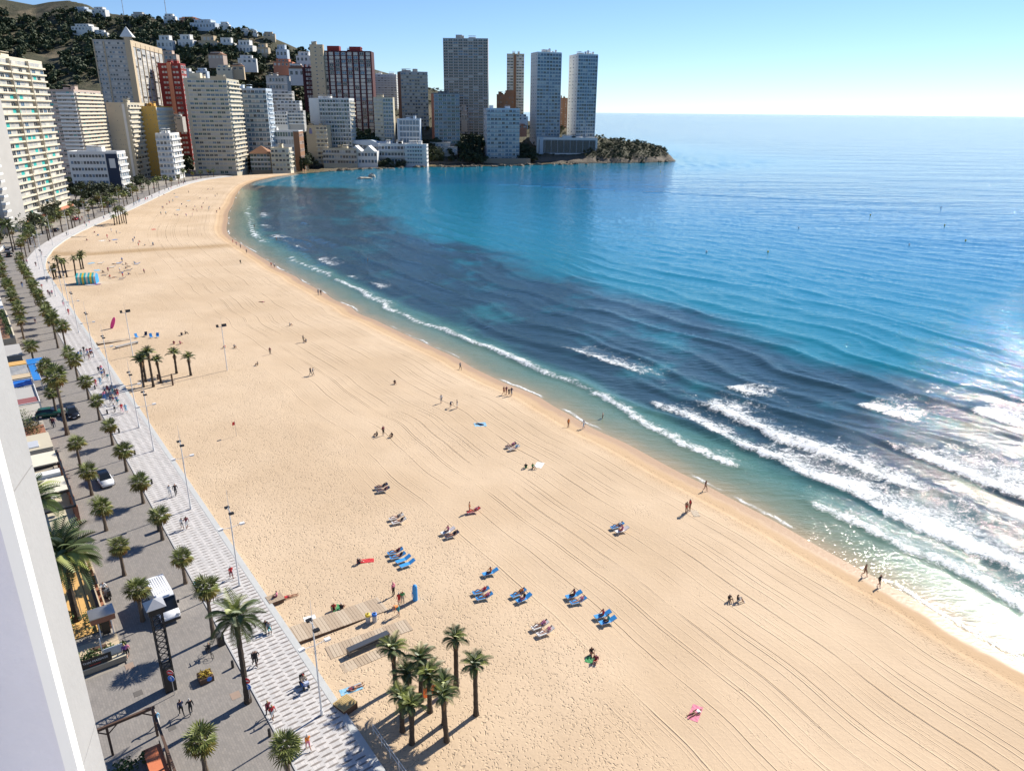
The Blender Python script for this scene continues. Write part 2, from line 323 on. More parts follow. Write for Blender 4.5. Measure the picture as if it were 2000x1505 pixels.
def sea_mat():
    t = NT('sea_water'); d = t.attr('shore'); fo = t.attr('foam_glitter'); pos = t.geo()
    big = t.noise(.02, pos, 4, .6); mid = t.noise(.11, pos, 4, .6)
    dd = t.math('MULTIPLY_ADD', big, 70, t.math('SUBTRACT', d, 35)); dn = t.math('MULTIPLY_ADD', mid, 5, t.math('SUBTRACT', d, 2.5))
    r = t.node('ShaderNodeValToRGB'); cr = r.color_ramp; t.put(r.inputs[0], t.math('DIVIDE', t.math('ADD', dn, 0), 900)); e = cr.elements
    stops = [(0,(.33,.27,.17)),(.0035,(.19,.215,.15)),(.010,(.085,.175,.14)),(.02,(.03,.14,.15)),(.075,(.008,.17,.24)),(.14,(.008,.185,.31)),(.33,(.012,.145,.31)),(1,(.014,.11,.27))]
    e[0].position, e[0].color = 0, (*stops[0][1],1); e[1].position, e[1].color = 1, (*stops[-1][1],1)
    for p, c in stops[1:-1]: x = e.new(p); x.color = (*c,1)
    weed = t.math('MULTIPLY', t.ss(11, 17, dn), t.math('SUBTRACT', 1, t.ss(66, 90, t.math('MULTIPLY_ADD', mid, 12, dd))))
    weed = t.math('MULTIPLY', weed, t.ss(.22, .5, t.noise(.045, pos, 4, .65)))
    base = t.mix(t.math('MULTIPLY', weed, .9), r.outputs[0], t.mix(mid, (.012,.026,.042), (.028,.055,.075)))
    fn = t.math('ADD', t.math('MULTIPLY', t.noise(.55, pos, 7, .75, .8), .6), t.math('MULTIPLY', t.noise(2.6, pos, 5, .75), .4))
    thr = t.math('MULTIPLY_ADD', fo, -.5, .79)
    fm = t.math('MULTIPLY', t.ss(t.math('SUBTRACT', thr, .06), t.math('ADD', thr, .17), fn), t.ss(.02, .1, fo))
    sw = t.math('ABSOLUTE', t.math('SUBTRACT', d, t.math('MULTIPLY_ADD', t.noise(.16, pos, 3), 2.2, -.5)))
    sw = t.math('MULTIPLY', t.math('SUBTRACT', 1, t.ss(.05, .42, sw)), t.ss(.47, .6, t.noise(.07, pos, 3))); fm = t.math('MAXIMUM', fm, t.math('MULTIPLY', sw, t.ss(.3, .55, t.noise(2.2, pos, 4))))
    t.put(t.b.inputs['Base Color'], t.mix(fm, base, (.80,.83,.84)))
    t.put(t.b.inputs['Roughness'], t.math('MULTIPLY_ADD', fm, .5, .06)); t.b.inputs['IOR'].default_value = 1.333
    q = t.vmap(pos, (1,1,1), (0,0,R(-40)))
    a = t.noise(.55, t.vmap(pos, (.45,1.5,1), (0,0,R(32))), 4, .6); b = t.noise(2.6, t.vmap(pos, (.6,1.4,1), (0,0,R(26))), 4, .62)
    hh = t.math('ADD', t.math('MULTIPLY', a, .42), t.math('ADD', t.math('MULTIPLY', b, .13), t.math('MULTIPLY', fm, .12)))
    far = t.math('MULTIPLY', t.ss(90, 420, d), t.math('ADD', t.math('MULTIPLY', t.noise(.13, t.vmap(pos, (.45,1.4,1), (0,0,R(18))), 4, .62), 2.6), t.math('MULTIPLY', t.noise(.022, t.vmap(pos, (.35,1.3,1), (0,0,R(12))), 3, .6), 7))); far = t.math('MULTIPLY', far, t.math('MULTIPLY_ADD', t.ss(500, 2500, d), .5, 1.2))
    hh = t.math('ADD', hh, far)
    t.bump(hh, .5, t.math('MULTIPLY_ADD', t.ss(70, 230, d), -.33, .95)); return t.m
SEA = struct(link('sea', grid_mesh('sea', Xw, Yw, h, keep=keep, attrs={'shore': Dw + 95 * smooth(465, 540, So) * smooth(-2, 4, Dw), 'foam_glitter': foam_glitter}, mat=sea_mat())))
def sea_sink(): pass

# ------------------------------------------------------------------ hills and headland
_q = lambda px: (px - 1000) / 1536.0
TPX = [-600,-150,0,50,100,130,165,200,220,250,300,350,400,450,500,540,565,600,640,720,760,800,850,900,950,1000,1050,1110,1170,1210,1250,1290,1312,1322]
TSKY= [-90,-30,-14,0,10,4,1,9,22,28,32,41,48,56,65,73,84,101,117,132,144,158,176,200,222,231,240,252,268,274,278,290,304,316]
TYR = [1200,1150,1120,1120,1120,1120,1120,1110,1110,1100,1090,1080,1070,1060,1050,1050,1050,1050,1050,1050,1050,1040,1020,990,960,940,920,900,880,880,870,860,852,846]
TY0 = [560,600,620,625,630,632,635,640,645,650,660,665,670,680,690,700,705,712,722,735,745,752,758,764,772,778,785,794,800,806,812,824,836,842]
TEX = [1.15]*18 + [1.1,1.0,.95,.95,.95,.95,.95,1.1,1.5,1.6,.9,.55,.55,.7,.9,1]
TZR = [CAMZ + ray(px,y)[2] / ray(px,y)[1] * Yr for px, y, Yr in zip(TPX, TSKY, TYR)]
TQ = [_q(p) for p in TPX]
def TZ(x, y):
    x = np.asarray(x, float); y = np.asarray(y, float); q = x / np.maximum(y, 1)
    y0 = np.interp(q, TQ, TY0); yr = np.interp(q, TQ, TYR); zr = np.interp(q, TQ, TZR); ex = np.interp(q, TQ, TEX)
    t = np.clip((y - y0) / (yr - y0), 0, 1.0); z0 = np.interp(q, TQ, [1.8]*17 + [1.2] + [-1.0]*16)
    z = z0 + (zr - z0) * t ** ex
    z = z + (fbm(x/60, y/60, 4) - .5) * 16 * smooth(.12, .4, t) * (1 - smooth(.8, 1, t)) * smooth(-.05, -.3, q)
    z = z + (fbm(x/9, y/9, 3) - .5) * np.where(q > .1, 8.0, 3.2) * smooth(0, .1, t) * (1 - smooth(.92, 1, t))
    back = np.clip((y - yr) / 260, 0, 1); return z * (1 - back * .8) - back * 12 * (q > -.12)
def hill_mat():
    t = NT('hillside_scrub'); pos = t.geo(); n1 = t.noise(.02, pos, 5, .6); n2 = t.noise(.22, pos, 4, .6)
    nrm = t.node('ShaderNodeNewGeometry').outputs['Normal']; sx = t.node('ShaderNodeSeparateXYZ'); t.l.new(nrm, sx.inputs[0])
    pz = t.node('ShaderNodeSeparateXYZ'); t.l.new(pos, pz.inputs[0])
    g = t.mix(n2, (.03,.034,.016), (.085,.08,.04)); e = t.mix(n2, (.12,.095,.055), (.22,.175,.11))
    c = t.mix(t.ss(.5, .68, n1), g, e)
    rock = t.mix(n2, (.06,.05,.038), (.23,.19,.14)); rf = t.math('SUBTRACT', 1, t.ss(6, 11, t.math('MULTIPLY_ADD', n1, 6, pz.outputs[2])))
    c = t.mix(rf, c, rock); c = t.mix(t.math('SUBTRACT', 1, t.ss(.2, 1.3, pz.outputs[2])), c, (.03,.028,.022))
    t.put(t.b.inputs['Base Color'], c); t.b.inputs['Roughness'].default_value = .9; t.bump(t.noise(.5, pos, 6, .65), 1.6, .9); return t.m
hq = np.linspace(_q(-600), _q(1330), 330); hy = np.concatenate([np.linspace(555, 1200, 200), np.linspace(1215, 1500, 20)])
HQ, HY = np.meshgrid(hq, hy); HX = HQ * HY; HZ = TZ(HX, HY)
y0g = np.interp(HQ, TQ, TY0); HZ = np.where(HY < y0g + 1.5, np.minimum(HZ, np.where(HQ > _q(590), -1.5, 1.7)), HZ)
kp = ((HY >= y0g - 14) & (HY < np.interp(HQ, TQ, TYR) + 280))[:-1,:-1]
struct(link('hillside', grid_mesh('hillside', HX, HY, HZ, keep=kp, mat=hill_mat())))

# ------------------------------------------------------------------ flat town ground, street, promenade
def strip(name, n0, n1, z, s0, s1, step, mat, thick=0.0, nn=2):
    s = np.arange(s0, s1 + step*.5, step); n = np.linspace(n0, n1, nn); X = np.empty((len(s), nn)); Y = X.copy()
    for j, k in enumerate(n): p = P2(s, np.full(len(s), k)); X[:,j] = p[:,0]; Y[:,j] = p[:,1]
    Z = np.full(X.shape, z)
    if thick:
        X = np.concatenate([X[:,:1], X, X[:,-1:]], 1); Y = np.concatenate([Y[:,:1], Y, Y[:,-1:]], 1); Z = np.concatenate([Z[:,:1]-thick, Z, Z[:,-1:]-thick], 1)
    return struct(link(name, grid_mesh(name, X, Y, Z, attrs={'along': np.repeat(s[:,None], X.shape[1], 1)}, mat=mat, smooth=False)))
gp = [tuple(P2(s, 12.0)) for s in range(-100, int(SMAX), 12)]
g = MB(); pl = [(-420, -80)] + gp + [(-260, 655), (-300, 700), (-700, 700), (-900, 300)]
g.add([(x, y, 1.86) for x, y in pl], [tuple(range(len(pl)))])
def ground_mat(name, a, b, sc=.6, brick=None):
    t = NT(name); pos = t.geo(); n = t.noise(sc, pos, 5, .6); c = t.mix(n, a, b)
    st = t.ss(.58, .75, t.noise(.18, pos, 5, .7)); c = t.mix(t.math('MULTIPLY', st, .3), c, tuple(x*.6 for x in a))
    if brick:
        v = t.vmap(pos, (1,1,1), (0,0,-yaw_at(20))); bk = t.node('ShaderNodeTexBrick'); t.l.new(v, bk.inputs[0]); bk.inputs['Scale'].default_value = 1.0
        bk.inputs['Brick Width'].default_value = brick[0]; bk.inputs['Row Height'].default_value = brick[1]; bk.inputs['Mortar Size'].default_value = .012
        t.put(bk.inputs['Color1'], (.86,.86,.86,1)); t.put(bk.inputs['Color2'], (1.12,1.1,1.08,1)); t.put(bk.inputs['Mortar'], (.7,.7,.7,1))
        x = t.node('ShaderNodeMix', data_type='RGBA', blend_type='MULTIPLY'); x.inputs[0].default_value = .8; t.l.new(c, x.inputs[6]); t.l.new(bk.outputs[0], x.inputs[7]); c = x.outputs[2]
    t.put(t.b.inputs['Base Color'], c); t.b.inputs['Roughness'].default_value = .8; t.bump(t.noise(6, pos, 4), .01); return t.m
struct(link('town_ground', g.mesh('town_ground', ground_mat('town_paving', (.22,.20,.17), (.33,.30,.26)))))
STREET_M = ground_mat('street_paving', (.20,.185,.17), (.27,.25,.23), .35, (.4,.2))
PROM_M = ground_mat('promenade_paving', (.47,.455,.445), (.56,.545,.535), .8, (.6,.3))
SE = SMAX - 14
strip('street', 5.08, 13.3, 1.955, -60, SE, 4, STREET_M, nn=4)
strip('side_paving', 13.3, 19.5, 1.951, -60, 24, 4, STREET_M, nn=3)
PROM = strip('promenade', 0.0, 4.93, 1.98, -60, SE, 4, PROM_M, nn=3)
strip('kerb', 4.93, 5.08, 2.03, -60, SE, 4, M('kerb_stone', (.42,.42,.42), .7), thick=.12)
strip('promenade_edge', -.62, 0.0, 2.0, -60, SE, 4, M('edge_concrete', (.46,.47,.46), .75, bump=.01), thick=1.2)
strip('pavement', 13.3, 13.9, 1.959, 25, 215, 5, M('pale_pavement', (.36,.32,.27), .8))
# grey lens-shaped stones set flush in the promenade
def lens(n=10):
    m = MB(); p = []
    for k in range(n+1): t = -1 + 2*k/n; p.append((.095*(1-t*t)**.7, .5*t))
    for k in range(n-1, 0, -1): t = -1 + 2*k/n; p.append((-.095*(1-t*t)**.7, .5*t))
    return m.prism(p, -.02, .006)
LM = [M('lens_stone_%d' % k, c, .75, var=.1) for k, c in enumerate(((.17,.15,.14), (.21,.185,.17), (.24,.21,.19)))]
lmesh = [lens().mesh('paver', m_) for m_ in LM]
rest = MB(); cnt = 0
for i in range(-14, 480):
    for j in range(5):
        s_ = i * .62 + (.31 if j % 2 else 0); n_ = .42 + j * 1.02
        p = P3(s_, n_, 1.985); ya = yaw_at(s_)
        if s_ > -4.5 and cnt < 298: link('paver', lmesh[(i*7 + j*3) % 3], PROM, p, ya); cnt += 1
        elif s_ < 165:
            ca, sa = math.cos(ya), math.sin(ya); q = [(0,-.5),(.09,0),(0,.5),(-.09,0)]
            rest.add([(p[0]+x*ca-y*sa, p[1]+x*sa+y*ca, 1.9905) for x, y in q], [(0,1,2,3)])
stuff(link('paver_rows', rest.mesh('paver_rows', LM[1]), PROM))
# ------------------------------------------------------------------ tower blocks
GD = M('dark_glass', (.025,.032,.04), .12, var=.3, scale=.3); GB = M('blue_glass', (.07,.14,.22), .1, var=.4, scale=.3)
GC = M('curtained_glass', (.42,.42,.40), .35, var=.2, scale=.5); GS = M('shutter', (.55,.52,.46), .6, var=.15)
GT = M('teal_awning', (.02,.36,.33), .6, var=.15); GO = M('orange_awning', (.45,.2,.09), .7); GG = M('green_glass', (.03,.09,.08), .12, var=.3)
PANE = {'d': GD, 'b': GB, 'c': GC, 's': GS, 't': GT, 'o': GO, 'g': GG}
FRW = M('white_frame', (.62,.62,.6), .5, var=.1)
_win = {}
def win_mesh(kind, frame=None):
    k = (kind, frame.name if frame else '')
    if k in _win: return _win[k]
    m = MB(); f = .07; o, i = -.10, -.03
    A = [(-.5,0),(.5,0),(.5,1),(-.5,1)]; B = [(-.5+f,f),(.5-f,f),(.5-f,1-f),(-.5+f,1-f)]
    v = [(x,0,z) for x,z in A] + [(x,o,z) for x,z in A] + [(x,o,z) for x,z in B] + [(x,i,z) for x,z in B]
    fs = []
    for j in range(4):
        n = (j+1) % 4; fs += [(j,n,4+n,4+j), (4+j,4+n,8+n,8+j), (8+j,8+n,12+n,12+j)]
    m.add(v, fs, 0); m.add([v[12],v[13],v[14],v[15]], [(0,1,2,3)], 1)
    if kind in 'dbg': m.bx(-.02,.02,-.07,-.035,f,1-f,0)
    _win[k] = m.mesh('window', [frame or FRW, PANE[kind]]); return _win[k]
def pick(w, r):
    ks = list(w); tot = sum(w.values()); x = r.random() * tot
    for k in ks:
        x -= w[k]
        if x <= 0: return k
    return ks[-1]
class Tower:
    """local frame: x along the front, y into the block, z up; the front looks along -y"""
    def __init__(s, label, origin, yaw, W, D, H, wall, name='apartment_tower', cat='building', group=None, floors=None, roof=True, fh=None, seed=0, bays=None):
        s.r = random.Random(seed + int(W*7)); s.W, s.D, s.H = W, D, H; s.wall = wall; s.left = 296
        s.o = thing(name, label, cat, origin, yaw, group); s.nf = floors or max(2, int(H / (fh or 2.95))); s.fh = H / s.nf; s.more = MB(); s.mmats = []
        m = MB(); m.bx(0, W, 0, D, -6, H); link('wall', m.mesh('wall', wall), s.o)
        if roof:
            m = MB(); t = .3
            m.bx(0,W,-.06,t,H,H+.9); m.bx(0,W,D-t,D,H,H+.9); m.bx(-.06,t,t,D-t,H,H+.9); m.bx(W-t,W+.06,t,D-t,H,H+.9)
            link('roof_parapet', m.mesh('roof_parapet', wall), s.o)
            for k in range(s.r.choice((2,3))):
                w = W*s.r.uniform(.1,.22); x = s.r.uniform(.08,.7)*W; m = MB(); m.bx(x, x+w, D*.3, D*.3+min(D*.4,5), H, H+s.r.uniform(2.2,3.6)); m.bx(x-.2, x+w+.2, D*.3-.2, D*.3+min(D*.4,5)+.2, H+3.62, H+3.8)
                link('roof_housing', m.mesh('roof_housing', wall), s.o)
    def fp(s, face, u, out):
        if face == 'f': return (u, -out), 0.0
        if face == 'r': return (s.W + out, u), math.pi/2
        return (-out, s.D - u), -math.pi/2
    def span(s, face): return s.W if face == 'f' else s.D
    def windows(s, face, bays, w, u0=0, u1=None, fill=.72, hh=.55, sill=.28, f0=0, f1=None, frame=None, skip=None, out=0.0):
        u1 = s.span(face) if u1 is None else u1; bw = (u1-u0)/bays; f1 = f1 or s.nf
        for k in range(f0, f1):
            for b in range(bays):
                if skip and skip(k, b, s.r): continue
                kind = pick(w, s.r); (x, y), rz = s.fp(face, u0 + (b+.5)*bw, out); z = (k+sill)*s.fh
                if s.left > 0:
                    s.left -= 1; link('window', win_mesh(kind, frame), s.o, (x,y,z), rz, (bw*fill, 1, s.fh*hh))
                else:
                    me = win_mesh(kind, frame); ca, sa = math.cos(rz), math.sin(rz)
                    vv = [(v.co.x*bw*fill, v.co.y, v.co.z*s.fh*hh) for v in me.vertices]
                    for mt in me.materials:
                        if mt not in s.mmats: s.mmats.append(mt)
                    n = len(s.more.v); s.more.v.extend([(x+a*ca-b_*sa, y+a*sa+b_*ca, z+c) for a,b_,c in vv])
                    for p in me.polygons: s.more.f.append(tuple(i+n for i in p.vertices)); s.more.m.append(s.mmats.index(me.materials[p.material_index]))
    def balconies(s, face, mat, depth=1.1, ph=.95, u0=0, u1=None, f0=1, f1=None, slab=.22, gap=0, every=1, glass=None, skip=None):
        u1 = s.span(face) if u1 is None else u1; L = u1-u0; m = MB()
        m.bx(-L/2, L/2, -depth, 0, 0, slab); m.bx(-L/2, L/2, -depth, -depth+.12, slab, slab+ph, 1 if glass else 0)
        m.bx(-L/2, -L/2+.12, -depth+.12, 0, slab, slab+ph, 1 if glass else 0); m.bx(L/2-.12, L/2, -depth+.12, 0, slab, slab+ph, 1 if glass else 0)
        me = m.mesh('balcony', [mat, glass or mat])
        for k in range(f0, f1 or s.nf, every):
            if skip and skip(k): continue
            (x, y), rz = s.fp(face, (u0+u1)/2, 0); link('balcony', me, s.o, (x, y, k*s.fh), rz)
    def fins(s, face, mat, us, depth=1.15, w=.25, z0=0, z1=None):
        m = MB(); m.bx(-w/2, w/2, -depth, 0, z0, s.H if z1 is None else z1); me = m.mesh('fin', mat)
        for u in us: (x, y), rz = s.fp(face, u, 0); link('fin', me, s.o, (x,y,0), rz)
    def panel(s, face, mat, u0, u1, z0, z1, d=.12, name='panel'):
        m = MB(); L = u1-u0; m.bx(-L/2, L/2, -d, 0, z0, z1); (x,y), rz = s.fp(face, (u0+u1)/2, 0); return link(name, m.mesh(name, mat), s.o, (x,y,0), rz)
    def box(s, mat, x0, x1, y0, y1, z0, z1, name='annex'):
        m = MB(); m.bx(x0,x1,y0,y1,z0,z1); return link(name, m.mesh(name, mat), s.o)
    def done(s):
        if s.more.f: stuff(link('window_rows', s.more.mesh('window_rows', s.mmats), s.o))
        return s
def hd(px, py=215): d = ray(px, py); return d[0]/d[1]
def meet(p, d, q):                                # along p+t*d until x/y == q
    return (q*p[1] - p[0]) / (d[0] - q*d[1])
def place(pxl, pxc, pxr, py, Y, yaw, side='R', D=None, z0=None):
    c = at(pxc, py, Y); ca, sa = math.cos(R(yaw)), math.sin(R(yaw)); e = (ca, sa); b = (-sa, ca)
    if side == 'R':
        W = -meet(c, e, hd(pxl, py)); dd = D or meet(c, b, hd(pxr, py)); o = (c[0]-e[0]*W, c[1]-e[1]*W)
    else:
        W = meet(c, e, hd(pxr, py)); dd = D or meet(c, b, hd(pxl, py)); o = (c[0], c[1])
    zz = float(min(TZ(o[0], o[1]), TZ(o[0]+e[0]*W, o[1]+e[1]*W))) if z0 is None else z0
    zz = max(zz, 1.8); return (o[0], o[1], zz), R(yaw), W, dd, c[2]-zz
CW = lambda n, c, **k: M(n, c, .8, var=.1, scale=.25, bump=.02, bscale=2, **k)
W_CREAM = CW('cream_render', (.60,.535,.41)); W_WHITE = CW('white_render', (.66,.66,.64)); W_GREY = CW('grey_render', (.40,.39,.37)); W_BEIGE = CW('beige_render', (.50,.45,.34))
W_PINK = CW('pinkish_render', (.46,.36,.30)); W_BROWN = CW('brown_brick', (.26,.135,.075)); W_RED = CW('red_render', (.24,.03,.028)); W_YEL = CW('ochre_render', (.60,.37,.09)); W_BLUEW = CW('pale_blue_render', (.48,.55,.62))
W_DRED = CW('dark_red_tile', (.075,.02,.024)); W_NAVY = CW('navy_panel', (.018,.03,.06)); W_SAND = CW('sand_render', (.50,.40,.27)); W_SALM = CW('salmon_render', (.5,.2,.12)); W_STONE = CW('stone_wall', (.27,.235,.18)); W_DGREY = CW('slate_grey', (.17,.18,.19))
GRAIL = M('rail_glass', (.18,.28,.34), .15, var=.2, scale=.4)
# nearest left: cream slab and the shaded block in front of it
c0 = G(42,437,3); zt = at(78,130,405)[2]
T = Tower('tall cream slab with banded balconies and turquoise awnings at the street bend', (c0[0], c0[1], 1.8), R(102), 60, 26, zt-1.8, W_CREAM, floors=24, seed=1)
T.windows('f', 12, {'d':4,'c':6,'s':3,'t':2,'b':1.5}, fill=.86, hh=.68, sill=.2); T.balconies('f', W_CREAM, 1.1, .5)
T.balconies('l', W_GREY, .8, .9, 3, 22); T.windows('l', 4, {'d':4,'g':1,'s':2}, 3, 22, f1=24); T.fins('f', W_CREAM, (20, 40), 1.35); T.panel('f', W_SALM, 0, 60, 1.6, 2.8, 1.9, 'canopy'); T.done()
c1 = G(24,452,3)
T = Tower('shaded grey block with white scalloped balcony ends at the frame edge', (c1[0]-26, c1[1]-2, 1.8), R(6), 24, 16, 66, W_GREY, floors=23, seed=2)
T.windows('f', 5, {'d':3,'c':2,'s':2,'b':1}, 2, 22); T.balconies('f', W_PINK, .9, .9, 0, 21.5); T.balconies('r', W_WHITE, 1.6, .7, 0, 3); T.done()
# pink tower
T = Tower('pinkish brown tower with lit seaward side and teal awnings behind a white hotel', *place(92,144,196,178,495,8), W_PINK, seed=3, floors=25)
T.windows('f', 6, {'d':5,'c':2,'s':2,'t':.4}, fill=.85); T.balconies('f', W_WHITE, 1.0, .9, 5); T.windows('r', 9, {'d':4,'c':3,'s':2,'t':1.5,'o':.5}); T.balconies('r', W_CREAM, 1.1, .9); T.done()
# white hotel with navy end
T = Tower('low white hotel with long window bands and a navy blue end panel', *place(131,228,245,299,462,6), W_WHITE, name='hotel', floors=6, seed=4)
T.windows('f', 11, {'d':6,'b':3,'c':1}, 1, T.W*.74, fill=.86, hh=.5); T.panel('f', W_NAVY, T.W*.76, T.W, -2, T.H*.98, .25); T.windows('r', 4, {'b':3,'c':2}); T.balconies('r', W_WHITE, .9, .8)
fr_ = T.panel('f', FRW, T.W*.82, T.W*.94, T.H*.62, T.H*.86, .3, 'sign_frame'); T.done()
# spire tower
pl_ = place(181,250,313,81,620,10)
T = Tower('very tall twin-wing tower with a pointed white spire between its wings', *pl_, W_GREY, seed=5, floors=30)
T.windows('f', 12, {'d':6,'c':2,'s':2,'b':2}, fill=.8, hh=.5); T.windows('r', 7, {'c':4,'s':3,'d':2}, 4, None, fill=.78, hh=.6); T.panel('r', W_SAND, 4, T.D, T.H*.97, T.H+1.5, .4); T.fins('f', W_SAND, (.3, T.W*.3, T.W-.3), .5, .8)
T.fins('r', W_SAND, [4+ (T.D-4)*k/7 for k in range(8)], .7, .5); T.box(W_SAND, T.W-2, T.W+2.2, -2.2, 3.4, -6, T.H+3, 'stair_shaft')
m = MB(); hx = T.W; m.add([(hx-5,-2,T.H+3.01),(hx+4.5,-2,T.H+3.01),(hx+4.5,5,T.H+3.01),(hx-5,5,T.H+3.01),(hx-1.2,.5,T.H+9),(hx-.2,.5,T.H+10.5)], [(0,1,5,4),(1,2,5),(2,3,4,5),(3,0,4),(0,3,2,1)]); link('spire', m.mesh('spire', W_WHITE), T.o); T.done()
# cream blank-ended tower, ochre tower, small white block
T = Tower('cream tower with a blank end wall and pink lit balconies', *place(206,248,288,203,548,8), W_BEIGE, seed=6, floors=16)
T.windows('f', 5, {'d':1}, 2, T.W*.7, fill=.22, hh=.22, sill=.4, skip=lambda k,b,r: r.random() < .55); T.windows('r', 7, {'d':3,'c':3,'s':2}); T.balconies('r', W_CREAM, 1.2, .9); T.fins('f', W_WHITE, (T.W*.8,), .4, 1.6); T.done()
T = Tower('ochre yellow tower with blank end wall and white balcony side', *place(274,304,337,210,575,8), W_YEL, seed=7, floors=15)
T.windows('f', 3, {'d':1}, 2, T.W*.9, fill=.18, hh=.2, skip=lambda k,b,r: r.random() < .4); T.windows('r', 6, {'d':3,'c':4,'s':2,'o':.6}); T.panel('r', W_WHITE, .3, T.D, .5, T.H, .12); T.balconies('r', W_CREAM, 1.3, .9); T.done()
T = Tower('small white block with bowed balconies below the ochre tower', *place(303,331,350,263,545,8), W_WHITE, seed=8, floors=8)
T.windows('f', 4, {'b':3,'c':3,'d':2}); T.balconies('f', W_BLUEW, 1.0, .9); T.windows('r', 4, {'b':2,'c':3,'d':2}); T.balconies('r', W_WHITE, 1.1, .9); T.done()
# red tower
T = Tower('dark red tower with an orange central strip on the slope', *place(307,352,362,126,675,4), W_RED, seed=9, floors=20)
T.windows('f', 2, {'c':3,'s':2,'d':2}, 3, T.W*.4, fill=.7, hh=.4); T.windows('f', 2, {'c':3,'s':2,'d':2}, T.W*.62, T.W-2, fill=.7, hh=.4); T.panel('f', W_SALM, T.W*.42, T.W*.6, -4, T.H+1.5, 1.2); T.windows('r', 2, {'d':2,'c':2}); T.balconies('f', W_RED, .9, .8, 2, T.W*.41); T.balconies('f', W_RED, .9, .8, T.W*.61, T.W-1); T.done()
# greenish beige wide tower and blue glass one
T = Tower('wide beige tower with glazed balconies facing the beach end', *place(358,442,466,156,600,6), W_BEIGE, seed=10, floors=22)
T.windows('f', 9, {'d':3,'b':4,'c':4,'g':3,'s':1}, 2.5, None, fill=.93, hh=.7, sill=.15); T.balconies('f', W_CREAM, 1.2, .75, 3); T.windows('r', 4, {'d':2,'c':3,'b':2}); T.balconies('r', W_CREAM, 1.3, .9); T.panel('f', W_SAND, 20, T.W, T.H, T.H+2.4, .3); T.box(W_CREAM, 4, 12, 2, 8, T.H, T.H+4.6, 'roof_hut'); T.done()
T = Tower('blue tinted apartment block with white balcony bands', *place(452,519,523,175,655,2, D=18), W_BLUEW, seed=11, floors=17)
T.windows('f', 9, {'b':6,'c':3,'d':2}, fill=.92, hh=.7, sill=.15); T.balconies('f', W_BLUEW, 1.0, .8, glass=GRAIL); T.windows('r', 4, {'c':3,'b':2,'d':2}, fill=.6, hh=.5); T.balconies('r', W_BLUEW, .9, .8, 2, 16); T.done()
T = Tower('small grey apartment block with a castellated roof on the slope', *place(519,560,563,150,770,2, D=14), W_GREY, seed=12, floors=9)
T.windows('f', 7, {'d':4,'c':3,'b':2}); T.balconies('f', W_WHITE, .9, .8); T.done()
T = Tower('low white and green hotel beside tall dark trees', *place(492,583,586,257,668,2, D=16), W_WHITE, name='hotel', seed=13, floors=5)
T.windows('f', 11, {'g':4,'b':3,'c':2}, T.W*.25, T.W*.88, fill=.9, hh=.66); T.panel('f', W_BROWN, T.W*.88, T.W, -2, T.H, .2); T.box(W_WHITE, 6, T.W*.24, -4, 6, -4, T.H*.62); T.panel('r', W_BROWN, 0, T.D, -4, T.H, .12); T.windows('r', 4, {'d':2,'c':1}, fill=.4, hh=.4, out=.13); T.done()
T = Tower('cream low block with rounded balconies near the shore bend', *place(528,564,569,291,628,4, D=12), W_CREAM, seed=14, floors=5)
T.windows('f', 5, {'d':3,'c':3}); T.balconies('f', W_CREAM, 1.4, .8); T.windows('r', 3, {'d':2,'c':2}, fill=.5); T.balconies('r', W_CREAM, 1.0, .8); T.done()
T = Tower('brown roofed chalet of glass and stone near the shore bend', *place(488,527,530,300,632,4, D=14), W_STONE, name='chalet', seed=15, floors=4, roof=False)
T.windows('f', 6, {'g':3,'d':3,'b':1}, fill=.9, hh=.6); T.balconies('f', W_WHITE, 1.0, .7)
m = MB(); m.add([(-1,-2,T.H),(T.W+1,-2,T.H),(T.W+1,15,T.H),(-1,15,T.H),(T.W*.5,6,T.H+6)], [(0,1,4),(1,2,4),(2,3,4),(3,0,4),(0,3,2,1)]); link('roof', m.mesh('roof', M('roof_tile', (.26,.13,.07), .8, bump=.05)), T.o); T.done()
for k, (a, b, py, Y, fl, mt, lab) in enumerate(((528,570,178,742,4,W_GREY,'grey stepped balcony block below the castellated block'),(540,585,197,724,4,W_WHITE,'white stepped balcony block in the middle of the slope'),(530,560,218,706,4,W_WHITE,'low white balcony block above the low hotel'),(558,592,216,710,4,W_GREY,'low grey balcony block at the edge of the dark trees'))):
    T = Tower(lab, *place(a, b, b+2, py, Y, 3, D=9, z0=at(a, py+27, Y)[2]), mt, name='terraced_block', seed=60+k, floors=fl, roof=False); T.windows('f', 6, {'d':4,'c':2,'b':2}, fill=.75, hh=.6); T.balconies('f', W_WHITE, 1.3, .8, f0=0); T.windows('r', 2, {'d':1,'c':1}, fill=.5); T.done()
# dark red slab with cream stair tower
T = Tower('broad dark red slab tower with vertical ribs and roof huts', *place(622,724,727,102,800,1, D=20), W_DRED, seed=16, floors=24)
T.windows('f', 8, {'d':3,'c':5,'b':2,'s':3}, 3, None, fill=.68, hh=.8, sill=.1); T.fins('f', W_DRED, [3 + (T.W-3)*k/8 for k in range(9)], 1.0, 1.3); T.box(W_RED, 8, 20, 3, 12, T.H, T.H+5.5, 'roof_hut'); T.box(W_RED, T.W*.58, T.W*.8, 3, 12, T.H, T.H+5, 'roof_hut'); T.done()
T = Tower('slim cream stair tower on the end of the dark red slab', *place(604,630,632,89,793,1, D=6), W_SAND, name='stair_tower', seed=17, floors=25)
T.windows('f', 1, {'d':1}, T.W*.3, T.W*.55, fill=.55, hh=.35); T.windows('f', 1, {'d':1}, T.W*.7, T.W*.95, fill=.4, hh=.3, skip=lambda k,b,r: k % 2); T.done()
T = Tower('narrow plum coloured block half hidden behind the stair tower', *place(590,609,612,133,840,0, D=12), W_DRED, seed=18, floors=12)
